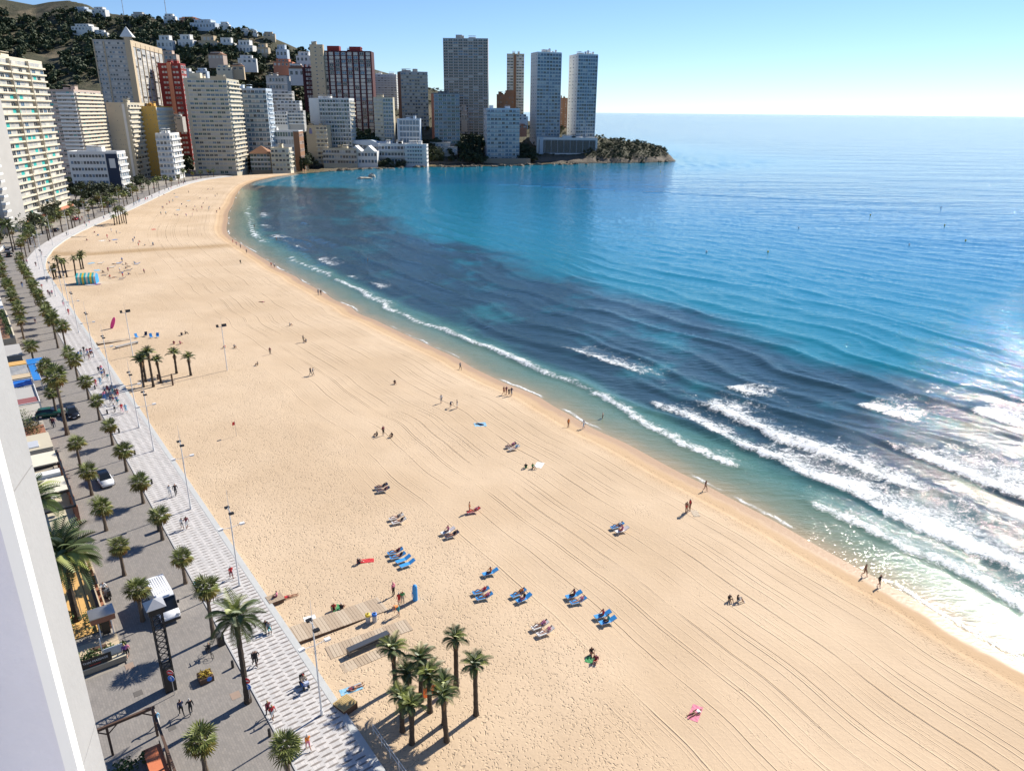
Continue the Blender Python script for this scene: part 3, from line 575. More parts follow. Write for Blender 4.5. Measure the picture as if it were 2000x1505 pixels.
T.windows('f', 3, {'c':3,'d':2}, T.W*.3, None); T.fins('f', W_DRED, (1.2,), .6, 2.0); T.done()
# lattice hotel and cream shoreside tower
T = Tower('white hotel with deep square balconies and a blank white end wall', *place(603,682,685,194,742,-3, D=18), W_WHITE, name='hotel', seed=19, floors=15)
T.windows('f', 11, {'g':4,'c':2,'d':1,'b':2}, T.W*.25, None, fill=.82, hh=.8, sill=.1); T.balconies('f', W_WHITE, 1.3, .7, T.W*.25); T.fins('f', W_WHITE, [T.W*.25 + T.W*.75*k/11 for k in range(12)], 1.3, .3); T.windows('r', 5, {'g':3,'c':2}, fill=.6, hh=.5); T.balconies('r', W_BEIGE, .9, .8); T.done()
T = Tower('cream tower with a blue emblem on its blank wall by the water', *place(597,638,641,247,722,-2, D=14), W_SAND, seed=20, floors=9)
T.balconies('f', W_CREAM, 1.6, 1.0, T.W*.45); T.windows('f', 3, {'d':3,'c':2}, T.W*.47, None)
m = MB(); cx, cz = T.W*.22, T.H*.86
for k in range(4): m.box((cx, -.1, cz - .9*k + 1.2), (3.2 - .5*abs(k-1.5), .16, .6))
m.box((cx, -.11, cz+2.4), (1.5,.16,.8)); link('emblem', m.mesh('emblem', M('emblem_blue', (.08,.12,.42), .5)), T.o); T.done()
T = Tower('long low terrace building with dark window bands by the water', *place(630,696,698,292,716,-2, D=20), W_BEIGE, name='terrace_building', seed=21, floors=3)
T.windows('f', 12, {'d':5,'b':2,'c':1}, fill=.9, hh=.55); T.balconies('f', W_WHITE, 1.6, .5, f0=1); T.done()
# white gabled restaurant with terraces
gp_ = place(680,736,738,296,718,0, D=14)
T = Tower('white waterside restaurant with two pointed gables', *gp_, W_WHITE, name='restaurant', seed=22, floors=2, roof=False)
for k in (0, 1):
    x0 = T.W*(.05+.46*k); x1 = x0 + T.W*.42; m = MB(); m.add([(x0,-1,T.H),(x1,-1,T.H),((x0+x1)/2,-1,T.H+5),(x0,14,T.H),(x1,14,T.H),((x0+x1)/2,14,T.H+5)], [(0,1,2),(3,5,4),(0,2,5,3),(1,4,5,2),(0,3,4,1)]); link('gable_roof', m.mesh('gable_roof', W_WHITE), T.o)
T.windows('f', 9, {'d':3,'b':4}, fill=.8, hh=.5); T.done()
T = Tower('pale terrace with a sloping blue white roof above the gabled restaurant', *place(690,762,764,277,748,0, D=16), W_BLUEW, name='terrace_building', seed=23, floors=2, roof=False)
m = MB(); m.add([(-2,-3,T.H-1.5),(T.W+4,-3,T.H-7),(T.W+4,16,T.H-7),(-2,16,T.H-1.5),(-2,-3,T.H+1),(T.W*.5,-3,T.H+1.5),(T.W*.5,16,T.H+1.5),(-2,16,T.H+1)], [(0,1,5,4),(1,2,6,5),(2,3,7,6),(3,0,4,7),(4,5,6,7),(0,3,2,1)]); link('roof', m.mesh('roof', W_BLUEW), T.o); T.windows('f', 8, {'d':2,'b':2}, hh=.4); T.done()
T = Tower('white stepped terrace with parasol deck above the rocks', *place(738,800,802,283,736,0, D=16), W_WHITE, name='terrace_building', seed=24, floors=3)
T.windows('f', 10, {'d':4,'b':3}, fill=.86, hh=.5); T.balconies('f', W_WHITE, 3.0, .6, f0=1); T.done()
T = Tower('white stepped villa running down to the water', *place(790,833,836,284,728,0, D=14), W_WHITE, name='villa', seed=25, floors=5)
T.windows('f', 6, {'b':4,'d':2}, 2, T.W*.8, fill=.7, hh=.45); T.balconies('f', W_WHITE, 2.4, .7); T.windows('r', 4, {'b':2,'d':2}, fill=.5, hh=.45); T.done()
# middle towers
T = Tower('white stepped apartment block behind the dark red slab', *place(724,774,780,147,905,3), W_WHITE, seed=26, floors=15)
T.windows('f', 8, {'c':3,'d':2,'s':3}); T.balconies('f', W_WHITE, 1.4, .9); T.windows('r', 3, {'c':2,'d':1}); T.done()
T = Tower('narrow cream tower with a blue glazed half above the terraces', *place(729,767,771,192,770,2, D=14), W_BEIGE, seed=27, floors=15)
T.windows('f', 3, {'s':2,'c':2,'d':1}, 0, T.W*.45, fill=.7, hh=.5); T.windows('f', 4, {'b':5,'g':3}, T.W*.48, None, fill=.95, hh=.75, sill=.12); T.balconies('f', W_CREAM, 1.3, .8, 0, T.W*.46); T.balconies('f', W_BLUEW, .8, .7, T.W*.48, T.W, glass=GRAIL); T.done()
T = Tower('grey block with a square window grid and brick end', *place(776,782,835,141,850,20,'L'), W_GREY, seed=28, floors=17)
T.windows('f', 10, {'d':4,'c':3,'b':3,'s':2}, fill=.8, hh=.6); T.balconies('f', W_BEIGE, .9, .7); T.panel('l', W_BROWN, 0, T.D, 0, T.H, .1); T.done()
T = Tower('short blue glass office block with a white edge', *place(775,820,823,234,765,0, D=12), W_BLUEW, name='office_block', seed=29, floors=7)
T.windows('f', 6, {'b':1}, T.W*.1, T.W*.96, fill=.97, hh=.86, sill=.07); T.fins('f', W_WHITE, (.7,), .8, .8); T.done()
T = Tower('slate glass tower with a tan end wall above the sea cliff', *place(842,847,897,183,795,18,'L'), W_DGREY, seed=30, floors=15)
T.windows('f', 6, {'g':4,'d':3,'b':3}, fill=.93, hh=.75, sill=.12); T.balconies('f', W_GREY, .9, .7, glass=GRAIL); T.panel('l', W_SALM, 0, T.D, 0, T.H, .1); T.panel('f', W_STONE, -2, T.W+3, -6, -.5, 2.0, 'plinth'); T.done()
T = Tower('very tall grey slab tower with thin dark horizontal bands', *place(865,953,957,77,862,0, D=20), W_GREY, seed=31, floors=36)
T.windows('f', 9, {'d':9,'c':1.5,'b':1}, fill=.985, hh=.62, sill=.3); T.balconies('f', W_PINK, 1.0, .35); T.box(W_GREY, T.W*.28, T.W*.42, 4, 12, T.H, T.H+4.5, 'roof_hut'); T.done()
T = Tower('slender tower with a dark brown window strip down its middle', *place(990,1024,1028,107,905,0, D=16), W_BEIGE, seed=32, floors=26)
T.windows('f', 2, {'d':5,'c':2}, 0, T.W*.38, fill=.86, hh=.5); T.windows('f', 3, {'d':5,'c':2}, T.W*.55, None, fill=.86, hh=.5); T.panel('f', W_BROWN, T.W*.4, T.W*.54, -4, T.H, .5); T.balconies('f', W_WHITE, .9, .5, 0, T.W*.38); T.balconies('f', W_WHITE, .9, .5, T.W*.55); T.done()
T = Tower('brown brick block with a stepped roof beside the slender tower', *place(970,1004,1007,186,893,0, D=14), W_BROWN, name='brick_block', seed=33, floors=8)
T.box(W_BROWN, T.W*.5, T.W, 1, 12, T.H, T.H+5, 'upper_storey'); T.windows('f', 6, {'d':1}, fill=.3, hh=.3, skip=lambda k,b,r: r.random() < .5); T.done()
T = Tower('pale blue white apartment block on the sea wall', *place(945,951,1015,213,790,12,'L'), W_BLUEW, seed=34, floors=13)
T.windows('f', 9, {'b':5,'c':4,'d':2}, fill=.9, hh=.7, sill=.15); T.balconies('f', W_WHITE, 1.1, .75, glass=GRAIL); T.windows('l', 2, {'d':2,'c':2}, fill=.4); T.done()
for k, (a, b, c, lab) in enumerate(((1037,1050,1097,'left twin blue glass tower with a shaded white flank on the headland'), (1112,1130,1168,'right twin blue glass tower with a bright white flank on the headland'))):
    T = Tower(lab.replace('left ', 'landward ').replace('right ', 'seaward '), *place(a, b, c, (103,107)[k], 850, 18, 'L', z0=21), W_WHITE, seed=35+k, floors=25)
    T.windows('f', 8, {'b':7,'d':3,'c':1.5}, fill=.95, hh=.66, sill=.2); T.balconies('f', W_BLUEW, .9, .45, glass=GRAIL); T.windows('l', 3, {'d':2,'c':1}, fill=.28, hh=.35); T.fins('f', W_BLUEW, (T.W*.5, T.W-.3), 1.0, .5)
    for j in range(5): T.box(W_WHITE, T.W*(.25+.13*j), T.W*(.25+.13*j)+1.3, 2, 4.5, T.H, T.H+2.2+1.2*(j%3), 'roof_tank')
    T.done()
T = Tower('tan brick tower glimpsed between the twin glass towers', *place(1094,1109,1112,193,905,0, D=12), W_BROWN, name='brick_block', seed=38, floors=14)
T.windows('f', 2, {'d':1,'s':1}, fill=.3, hh=.3); T.done()
pb = at(1048,300,836); pr = at(1166,300,836)
T = Tower('dark glazed podium terrace under the twin towers', (pb[0], 836, 5.5), 0, pr[0]-pb[0], 14, 17.5, W_WHITE, name='podium', floors=1)
T.windows('f', 9, {'d':1}, 2, T.W-2, fill=.97, hh=.78, sill=.14, frame=W_DGREY); T.panel('f', W_BLUEW, 3, 7, 0, 19, .8, 'lift_shaft'); T.done()
# sea wall of the headland
m = MB(); a = at(940,318,776); b = at(1036,318,784); m.add([(a[0],776,-2),(b[0],784,-2),(b[0],792,-2),(a[0],784,-2),(a[0],776,5),(b[0],784,5),(b[0],792,5),(a[0],784,5)], [(0,3,2,1),(4,5,6,7),(0,1,5,4),(1,2,6,5),(2,3,7,6),(3,0,4,7)])
tag(link('sea_wall', m.mesh('sea_wall', W_STONE)), 'long grey brown stone sea wall under the pale blue block', 'sea wall')
m = MB(); a = at(700,330,742); b = at(792,327,750); m.add([(a[0],a[1]-2,-2),(b[0],b[1]-2,-2),(b[0],b[1]+5,-2),(a[0],a[1]+5,-2),(a[0],a[1]-2,6.5),(b[0],b[1]-2,6.5),(b[0],b[1]+5,6.5),(a[0],a[1]+5,6.5)], [(0,3,2,1),(4,5,6,7),(0,1,5,4),(1,2,6,5),(2,3,7,6),(3,0,4,7)])
tag(link('painted_wall', m.mesh('painted_wall', M('painted_blue', (.10,.24,.45), .7, var=.45, scale=.25))), 'blue painted wall along the rocks below the gabled restaurant', 'wall')
# ------------------------------------------------------------------ villas on the slope
TILE = M('roof_tile', (.26,.13,.07), .8, bump=.05)
VM = {'w': W_WHITE, 's': W_SAND, 'p': W_PINK, 'c': W_CREAM, 'b': W_BLUEW, 'r': W_SALM, 'g': W_GREY}
def villa(px, py, wpx, hpx, Y, wall, roofk, label, floors=2, name='villa'):
    o = at(px - wpx/2, py, Y); e = at(px + wpx/2, py, Y); top = at(px, py - hpx, Y); W = (e[0]-o[0])*.86; Hh = (top[2]-o[2])*.8; D = max(7, W*.5); r = random.Random(int(px*3+py))
    t = thing(name, label, 'house', (o[0], Y, o[2]), R(r.uniform(-12, 12)))
    m = MB(); m.bx(0,W,0,D,-9,Hh*.62); m.bx(W*.12,W*.78,D*.25,D,Hh*.62,Hh); link('wall', m.mesh('wall', VM[wall]), t)
    if roofk == 't':
        m = MB(); m.add([(-.6,-.6,Hh*.62),(W+.6,-.6,Hh*.62),(W+.6,D+.6,Hh*.62),(-.6,D+.6,Hh*.62),(W*.3,D*.5,Hh*1.05),(W*.7,D*.5,Hh*1.05)], [(0,1,5,4),(1,2,5),(2,3,4,5),(3,0,4),(0,3,2,1)]); link('roof', m.mesh('roof', TILE), t)
    else:
        m = MB(); m.bx(-.3,W+.3,-.3,D*.24,Hh*.62,Hh*.62+.3); m.bx(W*.12-.2,W*.78+.2,D*.2,D+.2,Hh,Hh+.35); link('roof', m.mesh('roof', VM[wall]), t)
    nb = max(2, int(W/4.2))
    for k in range(nb):
        link('window', win_mesh(r.choice('dddbcs')), t, (W*(k+.5)/nb, 0, Hh*.14), 0, (W/nb*.55, 1, Hh*.32))
        if .15 < (k+.5)/nb < .76: link('window', win_mesh(r.choice('ddbc')), t, (W*(k+.5)/nb, D*.25, Hh*.68), 0, (W/nb*.5, 1, Hh*.22))
    return t
VL = [(326,95,36,32,980,'w','f','white cubic villa above the red tower'),(367,95,36,34,985,'w','f','white cubic villa with a stepped roof, second in the hillside row'),(411,97,44,34,990,'s','f','sandy villa with open loggias in the hillside row'),(446,101,36,34,985,'w','f','white villa with blue tinted shade beside the sandy loggia villa'),
(482,106,40,34,980,'w','f','wide white villa with a flat roof at the end of the villa row'),(516,106,26,26,975,'s','f','tan villa with arched openings past the white row'),(553,112,26,30,965,'b','f','glass fronted villa on an orange terrace'),
(328,118,44,24,900,'p','f','long pinkish terrace house under the cubic villas'),(425,116,36,18,905,'p','t','tile roofed pink house among dark trees'),(485,124,40,20,905,'w','f','white house with a dark balcony line below the row'),(556,130,44,18,900,'r','f','orange red terraced house near the plum block'),
(582,150,34,32,880,'w','t','white house with a broad tiled roof beside the stair tower'),(597,122,36,26,960,'w','f','white house on the ridge slope behind the stair tower'),(365,150,30,20,830,'w','f','small white house above the beige tower'),(396,148,24,18,840,'b','f','small bluish house between dark pines'),(440,140,34,16,860,'c','f','cream terrace house above the blue block'),(466,138,26,18,865,'s','t','sandy tiled house above the blue block'),
(165,60,50,16,1010,'w','f','long white mansion with arcades high on the slope'),(197,70,30,14,1000,'w','f','white annex beside the long mansion'),(160,25,36,14,1080,'b','f','bluish villa below the summit'),(196,27,32,16,1080,'w','f','white villa on the shoulder of the summit'),(58,45,24,12,1070,'b','f','bluish white house in the scrub on the left'),(20,42,30,12,1080,'s','t','sandy tiled house at the scrub edge'),
(272,35,30,14,1075,'g','f','grey villa on the ridge'),(333,40,26,16,1070,'w','f','white villa with a mast on the ridge'),(370,40,40,9,1072,'r','t','long red roofed house on the ridge'),(402,56,60,22,1050,'b','f','huge white glass villa with curved terraces below the ridge'),(440,56,22,16,1048,'w','f','small white house beside the huge glass villa'),(480,64,16,10,1040,'w','f','small white house near the end of the ridge'),(496,65,14,8,1040,'w','f','low white house near the end of the ridge'),(527,72,26,12,1035,'s','f','round sandy lookout house on the ridge end'),
(395,205,50,26,700,'g','f','grey concrete building between red and beige towers'),(345,235,30,14,640,'g','f','long grey terrace wall house by the ochre tower'),(1022,235,22,14,850,'w','f','small white house beside the landward glass tower'),(1022,250,20,9,840,'r','f','orange house below the small white house'),(826,212,18,16,900,'c','f','cream house glimpsed between grey and slate towers'),(908,240,14,44,830,'p','f','narrow pinkish house in dark trees by the slate tower'),(868,300,70,26,780,'g','f','long grey stone house on the sea cliff')]
for v in VL: villa(*v)
# masts on the ridge
for px, y0, hgt in ((326,36,60), (243,36,46)):
    b = at(px, y0, 1075); m = MB(); m.tube([(0,0,-8),(0,0,hgt)], [.5,.18], 6)
    for k in range(5): m.box((0,0,hgt*(.3+.15*k)), (2.2,.2,.2))
    tag(link('radio_mast', m.mesh('radio_mast', M('galvanised', (.45,.45,.46), .5, .5)), None, b), 'thin radio mast standing on the hill ridge', 'mast', 'radio masts on the ridge')
# ------------------------------------------------------------------ foliage
LEAF_PINE = M('pine_needles', (.032,.048,.018), .75, var=.45, scale=.35, rand=.25, world=False)
LEAF_DARK = M('cypress_leaves', (.018,.028,.012), .75, var=.4, scale=.4, rand=.2, world=False)
LEAF_OLIVE = M('olive_leaves', (.06,.07,.03), .75, var=.4, scale=.4, rand=.2, world=False)
HEDGE = M('hedge_leaves', (.05,.085,.018), .7, var=.4, scale=2.5, world=False)
BARK = M('bark', (.10,.075,.055), .9, var=.3, scale=2, bump=.05, world=False)
def clumpy(r, blobs, nleaf, size, flat=.7):
    """leaf-sized faces spread through a set of clumps"""
    n = len(blobs) * nleaf; g = np.random.RandomState(r.randint(0, 99999)); V = np.empty((n*4, 3)); k = 0
    for (cx, cy, cz, rad) in blobs:
        d = g.normal(size=(nleaf, 3)); d /= np.linalg.norm(d, axis=1)[:,None]; rr = rad * g.uniform(.55, 1.08, nleaf)[:,None]
        c = d * rr * [1,1,flat] + [cx,cy,cz]; nrm = d * .6 + g.normal(size=(nleaf,3)) * .5; nrm /= np.linalg.norm(nrm, axis=1)[:,None]
        a = np.cross(nrm, g.normal(size=(nleaf,3))); a /= np.linalg.norm(a, axis=1)[:,None]; b = np.cross(nrm, a); s = size * g.uniform(.6, 1.3, (nleaf,1))
        for q, (i, j) in enumerate(((-1,-.6),(1,-.5),(.8,.6),(-.7,.7))): V[k*4+q:(k+nleaf)*4:4] = c + a*s*i + b*s*j
        k += nleaf
    return V, np.arange(n*4).reshape(-1, 4)
def np_mesh(name, V, F, mat, smooth=False):
    me = bpy.data.meshes.new(name); me.vertices.add(len(V)); me.vertices.foreach_set('co', V.astype(np.float32).ravel()); me.loops.add(F.size); me.loops.foreach_set('vertex_index', F.astype(np.int32).ravel())
    me.polygons.add(len(F)); me.polygons.foreach_set('loop_start', np.arange(0, F.size, F.shape[1], dtype=np.int32)); me.materials.append(mat); me.update(calc_edges=True); return me
def pine_proto(seed, H, mat, kind):
    r = random.Random(seed); bl = []
    if kind == 'pine':
        for k in range(11): a = r.uniform(0, 6.28); q = r.uniform(0, 1)**.6 * H*.36; bl.append((math.cos(a)*q, math.sin(a)*q, H*r.uniform(.55,.9), H*r.uniform(.13,.2)))
    elif kind == 'cyp':
        for k in range(8): z = (k+.7)/8.5; bl.append((r.uniform(-.1,.1), r.uniform(-.1,.1), H*z, H*.13*(1-abs(z-.35))))
    else:
        for k in range(9): a = r.uniform(0, 6.28); q = r.uniform(0,1)**.6 * H*.4; bl.append((math.cos(a)*q, math.sin(a)*q, H*r.uniform(.25,.75), H*r.uniform(.17,.27)))
    V, F = clumpy(r, bl, 46, H*.055); cm = np_mesh('crown', V, F, mat)
    m = MB(); m.tube([(0,0,-1),(H*.02,0,H*.3),(0,H*.02,H*.62)], [H*.035,H*.025,H*.012], 6)
    for k in range(3): b = bl[k]; m.tube([(0,0,H*.35),(b[0]*.6,b[1]*.6,b[2]*.8),(b[0],b[1],b[2])], [H*.016,H*.011,H*.005], 5)
    return cm, m.mesh('trunk', BARK)
PROT = {'pine': [pine_proto(10+k, 9, LEAF_PINE, 'pine') for k in range(3)], 'cyp': [pine_proto(20+k, 9, LEAF_DARK, 'cyp') for k in range(2)], 'bush': [pine_proto(30+k, 6, LEAF_OLIVE, 'bush') for k in range(2)]}
def tree(loc, kind, h, label, group, name=None):
    cm, tm = PROT[kind][rnd.randrange(len(PROT[kind]))]; base = {'pine':9,'cyp':9,'bush':6}[kind]
    t = thing(name or {'pine':'pine_tree','cyp':'cypress_tree','bush':'broadleaf_tree'}[kind], label, 'tree', loc, rnd.uniform(0,6.28), group, h/base)
    link('trunk', tm, t); link('crown', cm, t); return t
def inside_building(x, y):
    return False
# named trees among the towers: pixel of the foot, distance, kind, height
TR = []
def row(pts, lab, grp):
    for px, py, Y, k, hh in pts:
        p = at(px, py, Y); tree((p[0], Y, p[2]), k, hh, lab[k], grp)
L1 = {'pine': 'dark pine tree in the garden beside the white hotel', 'cyp': 'dark cypress beside the white hotel', 'bush': 'bushy tree in the garden beside the white hotel'}
gd = []
for px, py in ((132,384),(146,378),(160,388),(172,380),(186,388),(200,392),(214,382),(150,398),(180,402),(205,404),(228,394),(246,388),(140,366)):
    p = G(px, py, 2); gd.append((p, rnd.choice(('pine','pine','bush'))))
for p, k in gd: tree((p[0], p[1], 1.8), k, rnd.uniform(6, 10), L1[k], 'garden trees by the white hotel')
def scatter(n, x0, x1, Y0, Y1, kinds, h0, h1, place_, grp, lift=-1):
    for k in range(n):
        px = rnd.uniform(x0, x1); Y = rnd.uniform(Y0, Y1); q = hd(px); z = float(TZ(q*Y, Y)); kd = rnd.choice(kinds)
        tree((q*Y, Y, z+lift), kd, rnd.uniform(h0, h1), {'pine':'dark pine tree ', 'cyp':'dark cypress tree ', 'bush':'olive green bushy tree '}[kd] + place_, grp)
scatter(42, 523, 604, 700, 790, ('pine','pine','cyp','bush'), 9, 15, 'on the slope behind the low hotel', 'trees behind the low hotel')
scatter(18, 470, 500, 640, 690, ('pine','bush'), 8, 13, 'between the blue block and the chalet', 'trees by the chalet')
scatter(16, 568, 598, 655, 715, ('pine','cyp'), 9, 14, 'beside the cream tower with the emblem', 'trees by the cream tower')
scatter(30, 682, 730, 752, 790, ('pine','pine','bush'), 12, 20, 'under the dark red slab', 'trees under the dark red slab')
scatter(12, 728, 790, 722, 730, ('bush','pine'), 7, 10, 'on the rocks before the white terrace', 'trees before the white terrace')
scatter(34, 820, 850, 762, 800, ('pine','cyp','bush'), 9, 16, 'between the stepped villa and slate tower', 'trees by the slate tower')
scatter(34, 895, 946, 776, 820, ('pine','cyp'), 10, 18, 'between slate tower and pale blue block', 'trees by the pale blue block')
scatter(18, 1012, 1046, 788, 828, ('pine','bush'), 7, 13, 'beside the glazed podium', 'trees by the glazed podium')
scatter(22, 345, 480, 790, 860, ('pine','pine','bush'), 9, 15, 'on the slope above the beige tower', 'trees above the beige tower')
scatter(34, 340, 590, 840, 930, ('pine','pine','bush','cyp'), 8, 14, 'between the hillside villas', 'trees between the villas')
scatter(16, 330, 356, 600, 690, ('pine','bush'), 6, 10, 'by the grey concrete terrace', 'trees by the concrete terrace')
scatter(24, 1170, 1300, 812, 860, ('bush',), 2.5, 5, 'on the rocky headland tip', 'bushes on the headland tip')
scatter(36, 835, 945, 768, 786, ('pine','bush'), 5, 10, 'on the sea cliff below the slate tower', 'trees on the sea cliff')
scatter(14, 180, 480, 1020, 1070, ('pine','bush'), 6, 9, 'near the hill ridge', 'trees near the ridge')
for k in range(46):
    s_ = rnd.uniform(262, SE-60); n_ = rnd.uniform(15, 44); p = P3(s_, n_, 1.8); kd = rnd.choice(('pine','bush','bush')); tree(p, kd, rnd.uniform(5, 9), {'pine':'dark pine tree ','bush':'olive green bushy tree '}[kd] + 'in the gardens inland of the street bend', 'garden trees past the bend')
# scrub and pine wood that reads as one mass
def wood(name, n, x0, x1, Y0, Y1, hmin, hmax, mat, nl, dens, seed):
    g = np.random.RandomState(seed); VV = []; k = 0
    while k < n:
        px = g.uniform(x0, x1); Y = g.uniform(Y0, Y1); q = hd(px); x = q*Y
        if fbm(x/45., Y/45., 3) < dens or float(TZ(x, Y)) < 4: n -= .25; continue
        z = float(TZ(x, Y)); h_ = g.uniform(hmin, hmax); r = random.Random(int(g.randint(1e6)))
        bl = [(r.uniform(-.3,.3)*h_, r.uniform(-.3,.3)*h_, h_*r.uniform(.3,.75), h_*r.uniform(.25,.4)) for _ in range(3)]
        V, F = clumpy(r, bl, nl, h_*.16); VV.append(V + [x, Y, z]); k += 1
    V = np.concatenate(VV); return stuff(tag(link(name, np_mesh(name, V, np.arange(len(V)).reshape(-1,4), mat)), {'pine_wood':'dense dark pine wood covering the left hillside','scrub':'low olive scrub covering the rocky headland tip' if x0 > 1000 else 'low olive scrub dotted over the hill'}[name], 'vegetation'))
wood('pine_wood', 2400, -120, 620, 660, 1075, 5, 10, LEAF_PINE, 20, .38, 5)
wood('scrub', 700, 1160, 1312, 806, 878, 1.0, 2.6, LEAF_OLIVE, 10, .25, 11)
wood('scrub', 2400, -150, 1310, 700, 1095, 2.2, 5, LEAF_OLIVE, 12, .36, 8)

# ------------------------------------------------------------------ palms
FAN = M('fan_leaf', (.14,.165,.04), .55, var=.35, scale=1.2, rand=.25, world=False); FAN2 = M('fan_leaf_yellow', (.24,.21,.05), .55, var=.3, scale=1.2, rand=.25, world=False); DRY = M('dry_leaf', (.30,.18,.075), .8, var=.35, scale=1.5, rand=.2, world=False)
FEA = M('feather_leaf', (.065,.095,.026), .5, var=.35, scale=1.0, rand=.2, world=False); FEAY = M('feather_leaf_sunlit', (.22,.25,.055), .5, var=.3, scale=1.0, rand=.2, world=False)  # paler copy of the leaf, sunlit tone put into its colour
PTR = M('palm_trunk', (.13,.095,.065), .9, var=.35, scale=3, bump=.06, bscale=9, world=False); PTD = M('palm_trunk_dark', (.055,.04,.028), .9, var=.35, scale=3, bump=.08, bscale=9, world=False)
def fan_leaf(mat, L=1.0, seg=13, droop=.25):
    m = MB(); m.tube([(0,0,0),(L*.3,0,L*.05),(L*.55,0,0)], [.028,.02,.012], 4); c = (L*.5, 0, .01); prev = None
    for k in range(seg):
        a = R(-115 + 230*k/(seg-1)); rr = L*(.62 if abs(a) < 1.2 else .5); w = .075; tip = (c[0]+math.cos(a)*rr, math.sin(a)*rr, -droop*rr*(.6+.5*abs(math.sin(a))))
        for sgn in (1, -1):
            mid = (c[0]+math.cos(a+sgn*.11)*rr*.6, math.sin(a+sgn*.11)*rr*.6, -.03-droop*.2*rr + (.03 if sgn > 0 else 0)); m.add([c, mid, tip], [(0,1,2)] if sgn > 0 else [(0,2,1)])
    return m.mesh('frond', mat)
def feather_leaf(mat, L=2.4, pairs=20, arch=.55):
    m = MB(); pts = []
    for k in range(7): t = k/6; pts.append((L*t*(1-.18*t), 0, L*arch*(.55*t - 1.0*t*t)))
    m.tube(pts, [.026,.024,.02,.016,.012,.008,.004], 4)
    for k in range(pairs):
        t = .14 + .86*k/(pairs-1); x = L*t*(1-.18*t); z = L*arch*(.55*t - t*t); ll = L*.27*math.sin(math.pi*(.12+.82*t))**.6
        for sg in (-1, 1):
            tip = (x + ll*.55, sg*ll*.8, z - ll*.25 + .06); b1 = (x-.03, 0, z); b2 = (x+.045, 0, z+.01); md = (x+ll*.3, sg*ll*.42, z+.06)
            m.add([b1, b2, tip, md], [(0,1,2,3)] if sg > 0 else [(0,3,2,1)])
    return m.mesh('frond', mat)
FL = [fan_leaf(FAN, 1.5), fan_leaf(FAN2, 1.45, droop=.4), fan_leaf(FAN, 1.35, droop=.15)]; FD = fan_leaf(DRY, 1.25, 9, .7)
FE = [feather_leaf(FEA), feather_leaf(FEAY, arch=.75)]; FED = feather_leaf(DRY, 1.9, 10, 1.1)
def fan_specs(r, n=26, nd=11):
    o = []
    for k in range(n):
        t = k/n; el = R(78 - 112*t**.9) + r.uniform(-.12,.12); o.append((FL[r.choice((0,0,2) if t < .62 else (0,1,1))], 2.4*k + r.uniform(-.2,.2), el, r.uniform(.8,1.1), 0))
    for k in range(nd): o.append((FD, 2.4*k + r.uniform(-.4,.4), R(r.uniform(-62,-35)), r.uniform(.8,1.1), 1))
    return o
def feather_specs(r, n=30, nd=3, up=80, lo=-32):
    o = []
    for k in range(n):
        t = k/n; o.append((FE[0 if r.random() < .6 + .3*t else 1], 2.4*k + r.uniform(-.2,.2), R(up - (up-lo)*t) + r.uniform(-.1,.1), r.uniform(.8,1.12), 0))
    for k in range(nd): o.append((FED, 2.4*k*1.7, R(r.uniform(-70,-50)), r.uniform(.8,1), 1))
    return o
def trunk_mesh(H, r0, r1, lean, mat, bulb=1.25):
    m = MB(); n = max(6, int(H*2.2)); pts = []; rad = []
    for k in range(n+1):
        t = k/n; pts.append((lean*math.sin(t*1.5)*H*.05, lean*.4*H*.03*t*t, -.25+ (H+.25)*t)); base = r0*(1 + .5*math.exp(-t*9)) * (1-t) + r1*t; rad.append(base*(1.07 if k % 2 else .95) * (bulb if k == n-1 else 1))
    m.tube(pts, rad, 8); return m.mesh('trunk', mat), pts[-1]
_crown = {}
def merged_crown(kind, seed):
    if (kind, seed) in _crown: return _crown[(kind, seed)]
    r = random.Random(seed); sp = fan_specs(r, 20, 8) if kind == 'fan' else feather_specs(r, 22, 2, 80, -25); mb = MB(); mats = []
    for me, az, el, sc, dry in sp:
        T = Matrix.Rotation(az,4,'Z') @ Matrix.Rotation(-el,4,'Y') @ Matrix.Scale(sc,4)
        for mt in me.materials:
            if mt not in mats: mats.append(mt)
        mb.add([T @ v.co for v in me.vertices], [tuple(p.vertices) for p in me.polygons], mats.index(me.materials[0]))
    _crown[(kind, seed)] = mb.mesh('crown', mats); return _crown[(kind, seed)]
def palm(loc, H, kind, label, group, detail=True, cs=1.0, lean=0.0, seed=0, r0=None, specs=None):
    r = random.Random(seed*31+5); t = thing('fan_palm' if kind == 'fan' else 'date_palm', label, 'palm tree', loc, r.uniform(0,6.28), group)
    tm, top = trunk_mesh(H, r0 or (.2 if kind == 'fan' else .24), .15 if kind == 'fan' else .2, lean, PTR if kind == 'fan' else PTD); link('trunk', tm, t)
    if detail:
        for me, az, el, sc, dry in (specs or (fan_specs(r) if kind == 'fan' else feather_specs(r))):
            link('dry_frond' if dry else 'frond', me, t, top, (0, -el, az), sc*cs)
    else: link('crown', merged_crown(kind, seed % 4), t, top, 0, cs)
    return t
